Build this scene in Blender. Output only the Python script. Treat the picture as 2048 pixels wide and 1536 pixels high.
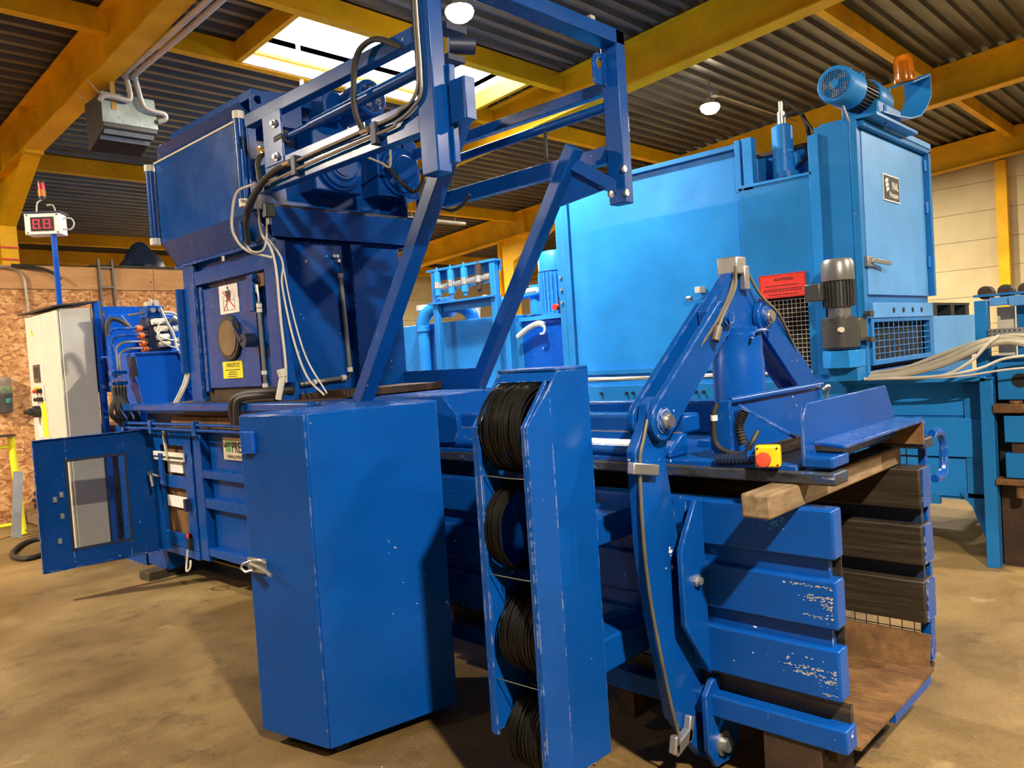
import bpy, bmesh, math, random
from mathutils import Vector, Matrix
random.seed(7)
for _o in list(bpy.data.objects): bpy.data.objects.remove(_o, do_unlink=True)
SC = bpy.context.scene
COL = SC.collection
R = math.radians
# ------------------------------------------------------------------ camera
# world: x = across the press (to the right and away), y = along the press (to the left and away), z up
def cam_axes(yaw, pit, roll):
    f = Vector((math.cos(yaw)*math.cos(pit), math.sin(yaw)*math.cos(pit), -math.sin(pit)))
    r = Vector((math.sin(yaw), -math.cos(yaw), 0)); d = f.cross(r)
    c, s = math.cos(roll), math.sin(roll)
    return c*r+s*d, -s*r+c*d, f
_r, _d, _f = cam_axes(R(43.88), R(2.149), R(3.758))
cd = bpy.data.cameras.new('camera'); cam = bpy.data.objects.new('camera', cd); COL.objects.link(cam)
cd.sensor_width = 36; cd.lens = 1577.5/2048*36; cd.clip_start = 0.05; cd.clip_end = 200
cam.matrix_world = Matrix(((_r.x, -_d.x, -_f.x, 0), (_r.y, -_d.y, -_f.y, 0), (_r.z, -_d.z, -_f.z, 1.6), (0, 0, 0, 1)))
SC.camera = cam
# ------------------------------------------------------------------ sky seen through the rooflight, exposure
w = bpy.data.worlds.new('sky'); SC.world = w; w.use_nodes = True
bg = w.node_tree.nodes['Background']; bg.inputs[0].default_value = (0.86, 0.93, 1.0, 1); bg.inputs[1].default_value = SKY_STRENGTH = 48.0
vs = SC.view_settings; vs.view_transform = 'Standard'; vs.look = 'None'; vs.gamma = 1; vs.use_curve_mapping = False
vs.exposure = 0.0
LAMP_W = 1.0
SL = 0.074            # fall of the roof with y
RX0, RX1, RY0, RY1 = -5.0, 17.2, -8.0, 16.3
SKX0, SKX1, SKY0, SKY1 = 3.95, 6.9, 6.1, 7.15
# portal for the daylight that comes in through the rooflight
_l = bpy.data.lights.new('rooflight_portal', 'AREA'); _l.shape = 'RECTANGLE'; _l.size = SKX1-SKX0; _l.size_y = SKY1-SKY0
_l.cycles.is_portal = True
_o = bpy.data.objects.new('rooflight_portal', _l); COL.objects.link(_o); _o.location = ((SKX0+SKX1)/2, (SKY0+SKY1)/2, 5.72-SL*6.6)

# ------------------------------------------------------------------ materials
MATS = {}
def nodes_of(name):
    m = bpy.data.materials.new(name); m.use_nodes = True
    nt = m.node_tree; b = nt.nodes['Principled BSDF']
    MATS[name] = m
    return m, nt, b
def nd(nt, t, **k):
    n = nt.nodes.new(t)
    for a, v in k.items():
        if a.startswith('i_'):
            key = a[2:]
            key = int(key) if key.isdigit() else key.replace('_', ' ')
            n.inputs[key].default_value = v
        else: setattr(n, a, v)
    return n
def noise(nt, scale, detail=3, rough=.55, vec=None):
    n = nd(nt, 'ShaderNodeTexNoise'); n.inputs['Scale'].default_value = scale; n.inputs['Detail'].default_value = detail; n.inputs['Roughness'].default_value = rough
    if vec is not None: nt.links.new(vec, n.inputs['Vector'])
    return n.outputs['Fac']
def coord(nt, scale=None):
    t = nd(nt, 'ShaderNodeTexCoord')
    if scale is None: return t.outputs['Object']
    mp = nd(nt, 'ShaderNodeMapping'); mp.inputs['Scale'].default_value = scale
    nt.links.new(t.outputs['Object'], mp.inputs['Vector']); return mp.outputs['Vector']
def ramp(nt, fac, stops):
    r = nd(nt, 'ShaderNodeValToRGB'); el = r.color_ramp.elements
    while len(el) < len(stops): el.new(.5)
    for e, (p, c) in zip(el, stops): e.position = p; e.color = (*c, 1) if len(c) == 3 else c
    nt.links.new(fac, r.inputs['Fac']); return r.outputs['Color']
def mixc(nt, fac, a, b, mode='MIX'):
    m = nd(nt, 'ShaderNodeMix', data_type='RGBA', blend_type=mode)
    for s, v in ((m.inputs[0], fac), (m.inputs[6], a), (m.inputs[7], b)):
        if isinstance(v, (int, float)): s.default_value = v
        elif isinstance(v, tuple): s.default_value = (*v, 1)
        else: nt.links.new(v, s)
    return m.outputs[2]
def math_(nt, op, a, b=0.0, clamp=False):
    m = nd(nt, 'ShaderNodeMath', operation=op, use_clamp=clamp)
    for s, v in zip(m.inputs, (a, b)):
        if isinstance(v, (int, float)): s.default_value = v
        else: nt.links.new(v, s)
    return m.outputs[0]
def steps(nt, v, lo, hi):
    m = nd(nt, 'ShaderNodeMapRange'); m.inputs[1].default_value = lo; m.inputs[2].default_value = hi
    nt.links.new(v, m.inputs[0]); return m.outputs[0]
def bump(nt, b, h, strength=.2, dist=.01):
    n = nd(nt, 'ShaderNodeBump'); n.inputs['Strength'].default_value = strength; n.inputs['Distance'].default_value = dist
    nt.links.new(h, n.inputs['Height']); nt.links.new(n.outputs['Normal'], b.inputs['Normal'])
def plain(name, col, rough=.5, metal=0.0, var=.12, emit=None, es=1.0):
    m, nt, b = nodes_of(name)
    v = coord(nt); f = noise(nt, 6, 4, .6, v)
    c = ramp(nt, f, [(.3, tuple(x*(1-var) for x in col)), (.7, tuple(min(1, x*(1+var)) for x in col))])
    nt.links.new(c, b.inputs['Base Color']); b.inputs['Roughness'].default_value = rough; b.inputs['Metallic'].default_value = metal
    if emit: b.inputs['Emission Color'].default_value = (*emit, 1); b.inputs['Emission Strength'].default_value = es
    return m
def paint(name, col, rough=.34, chip=(.75, .74, .7), chips=.72, edge=True, var=.22, rust=0.0):
    """enamel on steel: broad unevenness, chipped flecks, worn edges"""
    m, nt, b = nodes_of(name)
    v = coord(nt)
    f = noise(nt, 1.6, 5, .6, v)
    c = ramp(nt, f, [(.25, tuple(x*(1-var) for x in col)), (.75, tuple(min(1, x*(1+var)) for x in col))])
    grime = steps(nt, noise(nt, 4.2, 6, .7, v), .56, .78)
    c = mixc(nt, math_(nt, 'MULTIPLY', grime, .35), c, tuple(x*.55+.012 for x in col))
    fl = steps(nt, noise(nt, 38, 2, .5, v), chips, chips+.02)
    big = steps(nt, noise(nt, 2.3, 2, .5, v), .55, .62)
    mask = math_(nt, 'MULTIPLY', fl, big)
    if edge:
        be = nd(nt, 'ShaderNodeBevel', samples=4); be.inputs['Radius'].default_value = .006
        ge = nd(nt, 'ShaderNodeNewGeometry')
        dt = nd(nt, 'ShaderNodeVectorMath', operation='DOT_PRODUCT')
        nt.links.new(be.outputs['Normal'], dt.inputs[0]); nt.links.new(ge.outputs['Normal'], dt.inputs[1])
        e = steps(nt, dt.outputs['Value'], .97, .80)
        e = math_(nt, 'MULTIPLY', e, steps(nt, noise(nt, 22, 4, .7, v), .50, .58))
        mask = math_(nt, 'MAXIMUM', mask, e)
    c = mixc(nt, mask, c, chip)
    if rust:
        rs = steps(nt, noise(nt, 3.1, 8, .75, v), 1-rust, 1.04-rust)
        c = mixc(nt, rs, c, (.13, .055, .022))
        b_r = mixc(nt, rs, (rough,)*3, (.8,)*3)
        nt.links.new(b_r, b.inputs['Roughness'])
    else:
        rr = ramp(nt, noise(nt, 5, 4, .6, v), [(.3, (rough*.85,)*3), (.7, (rough*1.3,)*3)])
        nt.links.new(rr, b.inputs['Roughness'])
    nt.links.new(c, b.inputs['Base Color'])
    b.inputs['Specular IOR Level'].default_value = .22
    return m
paint('blue', (.0015, .060, .305), .25)
paint('blue_smooth', (.0015, .060, .305), .24, edge=False, chips=.78)
paint('sky_blue', (.015, .18, .50), .36, chip=(.32, .22, .16), rust=.30)
paint('sky_blue_clean', (.018, .225, .64), .34, chip=(.5, .45, .4), chips=.8)
paint('door_blue', (.10, .33, .72), .42, chip=(.4, .3, .24), rust=.27)
paint('royal', (.002, .075, .44), .28)
paint('yellow_steel', (.78, .42, .006), .42, chip=(.2, .12, .03), edge=False, chips=.8, var=.3)
paint('yellow_bright', (.80, .42, .010), .42, chip=(.2, .12, .03), edge=False, chips=.8)
plain('black', (.012, .012, .013), .5)
plain('rubber', (.022, .020, .018), .6)
plain('wire_black', (.020, .018, .017), .38, .6, .4)
plain('wire_grey', (.35, .33, .30), .4, .8)
plain('rod_grey', (.16, .15, .14), .45, .6)
plain('white_plastic', (.72, .70, .62), .45)
plain('white', (.80, .79, .76), .5)
plain('cream_plate', (.62, .55, .42), .5)
plain('cabinet_grey', (.55, .53, .46), .42, 0, .06)
plain('galv', (.48, .48, .47), .38, .85, .2)
plain('pipe_grey', (.48, .47, .45), .4, .2, .1)
plain('porthole', (.15, .115, .07), .35, 0, .3)
plain('bolt', (.55, .53, .48), .32, .9)
plain('brass', (.55, .42, .20), .35, .9)
plain('cable_white', (.62, .58, .50), .5)
plain('cable_tan', (.42, .38, .29), .55)
plain('rope', (.13, .115, .085), .55, .3, .4)
plain('motor_grey', (.085, .085, .082), .36, .4)
plain('motor_light', (.22, .22, .215), .34, .5)
plain('red', (.62, .03, .015), .45)
plain('red_sign', (.75, .035, .02), .5)
plain('sign_yellow', (.90, .80, .02), .5)
plain('estop_yellow', (.85, .50, .01), .45)
plain('estop_red', (.70, .06, .03), .4)
plain('orange_cap', (.75, .16, .02), .45)
plain('ink', (.02, .02, .02), .6)
plain('ink_red', (.65, .02, .02), .6)
plain('green_print', (.10, .42, .10), .55)
plain('blue_dark', (.008, .02, .06), .5)
plain('lime', (.45, .75, .08), .5, 0, .5)
plain('teal', (.05, .30, .30), .5)
plain('tarp', (.02, .09, .15), .45, 0, .6)
plain('heater_dark', (.05, .05, .05), .5)
plain('heater_face', (.30, .36, .36), .45, .4, .25)
plain('strap', (.50, .30, .05), .6)
plain('pit', (.006, .006, .006), .8)  # near-black stands in for the shade inside holes, grilles and recesses
plain('segment', (.2, .01, .02), .4, emit=(1.0, .03, .08), es=.9)
plain('segment_back', (.03, .006, .006), .3)
plain('lamp_glow', (1, .95, .85), .5, emit=(1.0, .86, .62), es=60)
plain('chalk', (.06, .28, .55), .6)
plain('scratch', (.55, .52, .44), .5)
def glass(name, col, rough=.1, tr=.9, alpha=1):
    m, nt, b = nodes_of(name)
    b.inputs['Base Color'].default_value = (*col, 1); b.inputs['Transmission Weight'].default_value = tr; b.inputs['Roughness'].default_value = rough
glass('amber', (.95, .30, .01), .15, .75); glass('amber_lens', (.9, .28, .02), .25, .4); glass('red_lens', (.65, .015, .03), .25, .3); glass('clear', (.92, .95, .95), .05, .9)
# rooflight pane: a clear sheet that lets the sky through
m, nt, b = nodes_of('pane'); nt.nodes.remove(b)
_t = nd(nt, 'ShaderNodeBsdfTransparent'); _t.inputs[0].default_value = (.95, .97, .97, 1)
_g = nd(nt, 'ShaderNodeBsdfGlossy'); _g.inputs['Roughness'].default_value = .1
_mx = nd(nt, 'ShaderNodeMixShader'); _mx.inputs[0].default_value = .06
nt.links.new(_t.outputs[0], _mx.inputs[1]); nt.links.new(_g.outputs[0], _mx.inputs[2]); nt.links.new(_mx.outputs[0], nt.nodes['Material Output'].inputs[0])
# perforated sheet
m, nt, b = nodes_of('perforated')
b.inputs['Base Color'].default_value = (.05, .05, .055, 1); b.inputs['Roughness'].default_value = .5; b.inputs['Metallic'].default_value = .5
mp1 = nd(nt, 'ShaderNodeMapping'); mp1.inputs['Rotation'].default_value = (0, 0, R(5.5)); mp2 = nd(nt, 'ShaderNodeMapping'); mp2.inputs['Scale'].default_value = (1, 0, 1)
nt.links.new(coord(nt), mp1.inputs['Vector']); nt.links.new(mp1.outputs['Vector'], mp2.inputs['Vector']); v = mp2.outputs['Vector']; vo = nd(nt, 'ShaderNodeTexVoronoi'); vo.inputs['Scale'].default_value = 95; vo.inputs['Randomness'].default_value = 0
nt.links.new(v, vo.inputs['Vector'])
_t = nd(nt, 'ShaderNodeBsdfTransparent'); _mx = nd(nt, 'ShaderNodeMixShader')
nt.links.new(steps(nt, vo.outputs['Distance'], .50, .54), _mx.inputs[0]); nt.links.new(_t.outputs[0], _mx.inputs[1]); nt.links.new(b.outputs[0], _mx.inputs[2])
nt.links.new(_mx.outputs[0], nt.nodes['Material Output'].inputs[0])
# concrete
m, nt, b = nodes_of('concrete'); v = coord(nt)
c = ramp(nt, noise(nt, .55, 8, .62, v), [(.30, (.075, .043, .013)), (.45, (.175, .107, .036)), (.58, (.275, .180, .066)), (.75, (.42, .30, .125))])
st = steps(nt, noise(nt, 1.9, 9, .78, v), .53, .64); c = mixc(nt, math_(nt, 'MULTIPLY', st, .6), c, (.048, .027, .010))
s2_ = steps(nt, noise(nt, 5.5, 8, .8, v), .52, .66); c = mixc(nt, math_(nt, 'MULTIPLY', s2_, .45), c, (.085, .05, .02))
s3_ = steps(nt, noise(nt, 2.8, 3, .6, coord(nt, (1, 1.3, 1))), .66, .72); c = mixc(nt, math_(nt, 'MULTIPLY', s3_, .30), c, (.50, .38, .19))
sp = steps(nt, noise(nt, 22, 6, .8, v), .56, .70); c = mixc(nt, math_(nt, 'MULTIPLY', sp, .35), c, (.38, .30, .18))
fg = steps(nt, noise(nt, 48, 5, .8, v), .45, .70); c = mixc(nt, math_(nt, 'MULTIPLY', fg, .38), c, (.055, .034, .014))
dr = steps(nt, noise(nt, 60, 2, .5, v), .745, .765); c = mixc(nt, dr, c, (.6, .56, .48))
nt.links.new(c, b.inputs['Base Color'])
nt.links.new(ramp(nt, noise(nt, 1.1, 6, .65, v), [(.35, (.42,)*3), (.65, (.75,)*3)]), b.inputs['Roughness'])
bump(nt, b, noise(nt, 14, 8, .7, v), .25, .01)
# roof deck
m, nt, b = nodes_of('deck'); v = coord(nt, (.5, 3, 3))
c = ramp(nt, noise(nt, 2.2, 5, .6, v), [(.3, (.10, .098, .09)), (.7, (.19, .185, .17))])
nt.links.new(c, b.inputs['Base Color']); b.inputs['Metallic'].default_value = .55; b.inputs['Roughness'].default_value = .42
# cream sandwich panel
m, nt, b = nodes_of('cream'); v = coord(nt)
c = ramp(nt, noise(nt, .8, 5, .6, v), [(.3, (.44, .36, .19)), (.7, (.60, .51, .29))])
sp = steps(nt, noise(nt, 9, 4, .7, v), .70, .74); c = mixc(nt, math_(nt, 'MULTIPLY', sp, .4), c, (.3, .23, .13))
nt.links.new(c, b.inputs['Base Color']); b.inputs['Roughness'].default_value = .6
plain('grey_wall', (.42, .40, .36), .6)
plain('dark_wall', (.13, .12, .11), .7)
# OSB flakes
m, nt, b = nodes_of('osb'); v = coord(nt, (8, 8, 12))
vo = nd(nt, 'ShaderNodeTexVoronoi'); vo.inputs['Scale'].default_value = 2.6
wv = nd(nt, 'ShaderNodeVectorMath', operation='ADD'); nn = nd(nt, 'ShaderNodeTexNoise'); nn.inputs['Scale'].default_value = 1.6; nn.inputs['Detail'].default_value = 5
nt.links.new(v, nn.inputs['Vector']); nt.links.new(v, wv.inputs[0]); nt.links.new(nn.outputs['Color'], wv.inputs[1]); nt.links.new(wv.outputs[0], vo.inputs['Vector'])
sx = nd(nt, 'ShaderNodeSeparateColor'); nt.links.new(vo.outputs['Color'], sx.inputs[0])
c = ramp(nt, sx.outputs[0], [(.0, (.26, .10, .028)), (.35, (.46, .20, .06)), (.7, (.60, .29, .10)), (1, (.72, .42, .18))])
c = mixc(nt, steps(nt, noise(nt, 3.5, 6, .75, v), .56, .72), c, (.22, .075, .02))
nt.links.new(c, b.inputs['Base Color']); b.inputs['Roughness'].default_value = .62; bump(nt, b, sx.outputs[0], .25, .004)
def wood(name, a, bcol, c3, sc):
    m, nt, b = nodes_of(name); v = coord(nt, sc)
    c = ramp(nt, noise(nt, 3.0, 7, .68, v), [(.3, a), (.5, bcol), (.7, c3)])
    kn = steps(nt, noise(nt, 11, 2, .4, coord(nt)), .74, .80); c = mixc(nt, kn, c, tuple(x*.3 for x in a))
    nt.links.new(c, b.inputs['Base Color']); b.inputs['Roughness'].default_value = .7
    bump(nt, b, noise(nt, 6, 6, .7, v), .3, .005)
wood('plywood', (.42, .20, .075), (.52, .27, .11), (.60, .34, .15), (.7, 3, 3))
wood('timber', (.10, .065, .034), (.20, .135, .072), (.32, .235, .14), (1.2, 9, 9))
wood('timber_dark', (.020, .014, .007), (.045, .032, .017), (.085, .065, .035), (1.5, 8, 8))
wood('pallet_wood', (.16, .10, .05), (.27, .18, .09), (.36, .25, .13), (2, 9, 9))
# worn bare steel (inner channel walls), rusty plate
m, nt, b = nodes_of('worn_steel'); v = coord(nt, (1, .55, 14))
c = ramp(nt, noise(nt, 4.5, 8, .72, v), [(.3, (.018, .014, .010)), (.55, (.055, .042, .028)), (.75, (.13, .105, .07))])
nt.links.new(c, b.inputs['Base Color']); b.inputs['Metallic'].default_value = .45; b.inputs['Roughness'].default_value = .48
m, nt, b = nodes_of('rust'); v = coord(nt, (3, 1.2, 1))
c = ramp(nt, noise(nt, 3.0, 9, .78, v), [(.28, (.035, .018, .009)), (.45, (.125, .06, .022)), (.6, (.24, .125, .043)), (.76, (.36, .22, .09))])
nt.links.new(c, b.inputs['Base Color']); b.inputs['Roughness'].default_value = .72; b.inputs['Metallic'].default_value = .2; bump(nt, b, noise(nt, 30, 6, .8, v), .4, .004)
m, nt, b = nodes_of('rust_dark'); v = coord(nt)
c = ramp(nt, noise(nt, 5.0, 8, .75, v), [(.3, (.012, .007, .005)), (.5, (.040, .020, .011)), (.62, (.065, .031, .014)), (.78, (.02, .07, .09))])
nt.links.new(c, b.inputs['Base Color']); b.inputs['Roughness'].default_value = .75
m, nt, b = nodes_of('scuffed_edge'); v = coord(nt, (6, 1.5, 6))
c = ramp(nt, noise(nt, 5, 7, .75, v), [(.35, (.012, .014, .02)), (.5, (.05, .05, .05)), (.6, (.004, .04, .16)), (.72, (.45, .42, .36))])
nt.links.new(c, b.inputs['Base Color']); b.inputs['Roughness'].default_value = .45; b.inputs['Metallic'].default_value = .3

# ------------------------------------------------------------------ mesh builder
class MB:
    def __init__(s): s.v = []; s.f = []; s.cut = None
    def add(s, vs, fs):
        o = len(s.v); s.v += [Vector(p) for p in vs]; s.f += [tuple(i+o for i in q) for q in fs]; return s
    def box(s, x0, x1, y0, y1, z0, z1, shear=0.0):
        P = [(x, y, z-shear*y) for z in (z0, z1) for y in (y0, y1) for x in (x0, x1)]
        return s.add(P, [(0, 2, 3, 1), (4, 5, 7, 6), (0, 1, 5, 4), (2, 6, 7, 3), (0, 4, 6, 2), (1, 3, 7, 5)])
    def prism(s, poly, ax, lo, hi):
        def P(a, b, h): return {'x': (h, a, b), 'y': (a, h, b), 'z': (a, b, h)}[ax]
        n = len(poly); vs = [P(a, b, lo) for a, b in poly]+[P(a, b, hi) for a, b in poly]
        fs = [tuple(range(n)), tuple(range(2*n-1, n-1, -1))]+[(i, (i+1) % n, n+(i+1) % n, n+i) for i in range(n)]
        return s.add(vs, fs)
    def bar(s, p0, p1, w, h, up=(0, 0, 1)):
        p0 = Vector(p0); p1 = Vector(p1); d = (p1-p0).normalized(); a = d.cross(Vector(up)).normalized(); b = a.cross(d).normalized()
        vs = [p+a*(i*w/2)+b*(j*h/2) for p in (p0, p1) for i, j in ((-1, -1), (1, -1), (1, 1), (-1, 1))]
        return s.add(vs, [(0, 3, 2, 1), (4, 5, 6, 7)]+[(i, (i+1) % 4, 4+(i+1) % 4, 4+i) for i in range(4)])
    def cyl(s, p0, p1, r, n=16, r2=None, caps=True):
        return s.lathe([(r, 0), (r if r2 is None else r2, 1)], p0, p1, n, caps)
    def lathe(s, prof, p0, p1, n=20, caps=True):
        """profile of (radius, t) with t running 0..1 from p0 to p1"""
        p0 = Vector(p0); p1 = Vector(p1); d = p1-p0; u = d.normalized()
        a = u.cross(Vector((0, 0, 1)) if abs(u.z) < .9 else Vector((1, 0, 0))).normalized(); b = u.cross(a)
        vs = []
        for r, t in prof:
            for i in range(n):
                q = 2*math.pi*i/n; vs.append(p0+d*t+(a*math.cos(q)+b*math.sin(q))*r)
        fs = [(k*n+i, k*n+(i+1) % n, (k+1)*n+(i+1) % n, (k+1)*n+i) for k in range(len(prof)-1) for i in range(n)]
        if caps: fs += [tuple(range(n-1, -1, -1)), tuple((len(prof)-1)*n+i for i in range(n))]
        return s.add(vs, fs)
    def tube(s, pts, r, n=8, closed=False):
        pts = [Vector(p) for p in pts]; m = len(pts); vs = []; a = None
        for k in range(m):
            t = (pts[(k+1) % m]-pts[k-1]) if closed else (pts[min(k+1, m-1)]-pts[max(k-1, 0)])
            t.normalize()
            if a is None: a = t.cross(Vector((0, 0, 1)) if abs(t.z) < .9 else Vector((1, 0, 0)))
            a = (a-t*a.dot(t)).normalized(); b = t.cross(a)
            for i in range(n):
                q = 2*math.pi*i/n; vs.append(pts[k]+(a*math.cos(q)+b*math.sin(q))*r)
        K = m if closed else m-1
        fs = [(k*n+i, k*n+(i+1) % n, ((k+1) % m)*n+(i+1) % n, ((k+1) % m)*n+i) for k in range(K) for i in range(n)]
        if not closed: fs += [tuple(range(n-1, -1, -1)), tuple((m-1)*n+i for i in range(n))]
        return s.add(vs, fs)
    def quad(s, *p): return s.add(p, [tuple(range(len(p)))])
    def plate(s, pts, n, t):
        """polygon pts in 3-D thickened by t along n"""
        n = Vector(n)*t; k = len(pts); vs = [Vector(p) for p in pts]; vs += [p+n for p in vs]
        return s.add(vs, [tuple(range(k)), tuple(range(2*k-1, k-1, -1))]+[(i, (i+1) % k, k+(i+1) % k, k+i) for i in range(k)])
    def xf(s, M):
        s.v = [M @ p for p in s.v]; return s
    def join(s, o): return s.add(o.v, o.f)
def spline(pts, n=6):
    P = [Vector(p) for p in pts]; P = [P[0]*2-P[1]]+P+[P[-1]*2-P[-2]]; out = []
    for i in range(1, len(P)-2):
        for k in range(n):
            t = k/n; a, b, c, d = P[i-1:i+3]
            out.append(.5*((2*b)+(c-a)*t+(2*a-5*b+4*c-d)*t*t+(3*b-a-3*c+d)*t**3))
    out.append(P[-2]); return out
ORG = {}
def finish(name, mb, mat, org, bevel=0.0):
    me = bpy.data.meshes.new(name)
    me.from_pydata([tuple(p-org) for p in mb.v], [], mb.f)
    bm = bmesh.new(); bm.from_mesh(me); bmesh.ops.recalc_face_normals(bm, faces=bm.faces); bm.to_mesh(me); bm.free()
    for p in me.polygons: p.use_smooth = True
    me.set_sharp_from_angle(angle=R(38))
    me.materials.append(MATS[mat])
    o = bpy.data.objects.new(name, me); COL.objects.link(o)
    if bevel:
        bv = o.modifiers.new('bevel', 'BEVEL'); bv.width = bevel; bv.segments = 2; bv.limit_method = 'ANGLE'; bv.angle_limit = R(40)
    return o
def tag(o, label=None, cat=None, group=None, kind=None):
    for k, v in (('label', label), ('category', cat), ('group', group), ('kind', kind)):
        if v: o[k] = v
    return o
def thing(name, label, cat, loc, group=None):
    o = bpy.data.objects.new(name, None); COL.objects.link(o); o.location = loc; o.empty_display_size = .2; ORG[o.name] = Vector(loc)
    return tag(o, label, cat, group)
def part(mb, name, mat, parent, bevel=0.0, label=None):
    if mb.cut and len(mb.cut) > 1 and mb.cut[-1] == (len(mb.v), len(mb.f)):      # a row of separate pieces: one object each
        v0 = f0 = 0; o = None
        for v1, f1 in mb.cut:
            q = MB(); q.v = mb.v[v0:v1]; q.f = [tuple(i-v0 for i in f) for f in mb.f[f0:f1]]; v0, f0 = v1, f1
            o = part(q, name, mat, parent, bevel, label)
        return o
    org = ORG[parent.name]; o = finish(name, mb, mat, org, bevel); o.parent = parent; ORG[o.name] = org
    if parent.type != 'EMPTY' : o.location = (0, 0, 0)
    if label: o['label'] = label
    return o
def solo(mb, name, mat, label, cat, group=None, bevel=0.0, org=None, kind=None):
    if org is None:
        xs = [p.x for p in mb.v]; ys = [p.y for p in mb.v]; zs = [p.z for p in mb.v]
        org = Vector(((min(xs)+max(xs))/2, (min(ys)+max(ys))/2, min(zs)))
    org = Vector(org); o = finish(name, mb, mat, org, bevel); o.location = org; ORG[o.name] = org
    return tag(o, label, cat, group, kind)
def struct(mb, name, mat, bevel=0.0, label=None, org=(0, 0, 0)):
    o = finish(name, mb, mat, Vector(org), bevel); o.location = org; ORG[o.name] = Vector(org); o['kind'] = 'structure'
    if label: o['label'] = label
    return o
B = lambda *a, **k: MB().box(*a, **k)
def text(s, size, org, u, v, n, off=.002, bold=0.0, align='LEFT', sx=1.0):
    """flat print: returns an MB with the letters of s laid out from org along u (right) and v (up), facing n"""
    cu = bpy.data.curves.new('t', 'FONT'); cu.body = s; cu.size = size; cu.align_x = align; cu.offset = bold; cu.resolution_u = 2
    ob = bpy.data.objects.new('t', cu); COL.objects.link(ob)
    dg = bpy.context.evaluated_depsgraph_get(); me = bpy.data.meshes.new_from_object(ob.evaluated_get(dg))
    u, v, n, org = Vector(u), Vector(v), Vector(n), Vector(org)
    mb = MB().add([org+u*(p.co.x*sx)+v*p.co.y+n*off for p in me.vertices], [tuple(p.vertices) for p in me.polygons])
    bpy.data.objects.remove(ob); bpy.data.meshes.remove(me); bpy.data.curves.remove(cu)
    return mb
NX = dict(u=(0, -1, 0), v=(0, 0, 1), n=(-1, 0, 0))     # print on a face that looks to -x
NY = dict(u=(1, 0, 0), v=(0, 0, 1), n=(0, -1, 0))      # print on a face that looks to -y
def bolts(pts, ax, r, h, mb=None):
    mb = mb or MB(); d = {'x': Vector((-1, 0, 0)), 'y': Vector((0, -1, 0)), 'z': Vector((0, 0, 1))}[ax]
    mb.cut = []
    for p in pts: mb.cyl(Vector(p), Vector(p)+d*h, r, 6); mb.cut.append((len(mb.v), len(mb.f)))
    return mb

def holed(outer, c, r, lo, hi, ax='y', n=24):
    """flat plate (convex outline) with a round hole through it"""
    def hit(a):
        dx, dz = math.cos(a), math.sin(a); best = None
        for (x0, z0), (x1, z1) in zip(outer, outer[1:]+outer[:1]):
            ex, ez = x1-x0, z1-z0; den = dx*ez-dz*ex
            if abs(den) < 1e-9: continue
            t = ((x0-c[0])*ez-(z0-c[1])*ex)/den; u = ((x0-c[0])*dz-(z0-c[1])*dx)/den
            if t > 0 and -1e-6 <= u <= 1+1e-6 and (best is None or t < best): best = t
        return (c[0]+dx*best, c[1]+dz*best)
    angs = sorted([2*math.pi*k/n for k in range(n)]+[math.atan2(z-c[1], x-c[0]) % (2*math.pi) for x, z in outer])
    n = len(angs); P = (lambda a, b, h: (a, h, b)) if ax == 'y' else (lambda a, b, h: (h, a, b))
    vs = []
    for h in (lo, hi):
        vs += [P(*hit(a), h) for a in angs]+[P(c[0]+r*math.cos(a), c[1]+r*math.sin(a), h) for a in angs]
    fs = []
    for i in range(n):
        j = (i+1) % n
        fs += [(i, j, n+j, n+i), (2*n+i, 3*n+i, 3*n+j, 2*n+j), (i, 2*n+i, 2*n+j, j), (n+i, n+j, 3*n+j, 3*n+i)]
    return MB().add(vs, fs)
def strip(path, lo, hi, t):
    """bent flat plate: (x, z) path extruded along y"""
    P = [Vector((x, 0, z)) for x, z in path]; L = []
    for i, p in enumerate(P):
        d = (P[min(i+1, len(P)-1)]-P[max(i-1, 0)]).normalized(); nrm = Vector((-d.z, 0, d.x))*t; L.append((p, p+nrm))
    vs = []
    for a, b in L: vs += [(a.x, lo, a.z), (a.x, hi, a.z), (b.x, hi, b.z), (b.x, lo, b.z)]
    fs = [(4*i+k, 4*i+(k+1) % 4, 4*i+4+(k+1) % 4, 4*i+4+k) for i in range(len(path)-1) for k in range(4)]
    m = 4*(len(path)-1); fs += [(0, 1, 2, 3), (m, m+3, m+2, m+1)]
    return MB().add(vs, fs)
# ================================================================== THE HALL
struct(B(RX0, RX1, RY0, RY1, -.15, 0), 'floor', 'concrete', label='worn brown concrete floor with stains')
# --- trapezoidal roof deck, ribs along x
def deck(mb, x0, x1, y0, y1, per=.19, dep=.055):
    prof = []; y = y0
    k = math.floor(y0/per)
    pts = []
    while k*per < y1+per:
        b0 = k*per; pts += [(b0, 0), (b0+.06, 0), (b0+.075, dep), (b0+.175, dep)]; k += 1
    def h(yy):
        for (a, ha), (c, hc) in zip(pts, pts[1:]):
            if a <= yy <= c: return ha+(hc-ha)*((yy-a)/(c-a) if c > a else 0)
        return 0
    prof = [(y0, h(y0))]+[p for p in pts if y0 < p[0] < y1]+[(y1, h(y1))]
    vs = []
    for yy, hh in prof:
        z = 5.33-SL*yy+hh; vs += [(x0, yy, z), (x1, yy, z)]
    mb.add(vs, [(2*i, 2*i+1, 2*i+3, 2*i+2) for i in range(len(prof)-1)])
mb = MB()
deck(mb, RX0, RX1, RY0, SKY0); deck(mb, RX0, RX1, SKY1, RY1); deck(mb, RX0, SKX0, SKY0, SKY1); deck(mb, SKX1, RX1, SKY0, SKY1)
ceil = struct(mb, 'ceiling', 'deck', label='dark corrugated steel roof deck')
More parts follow.
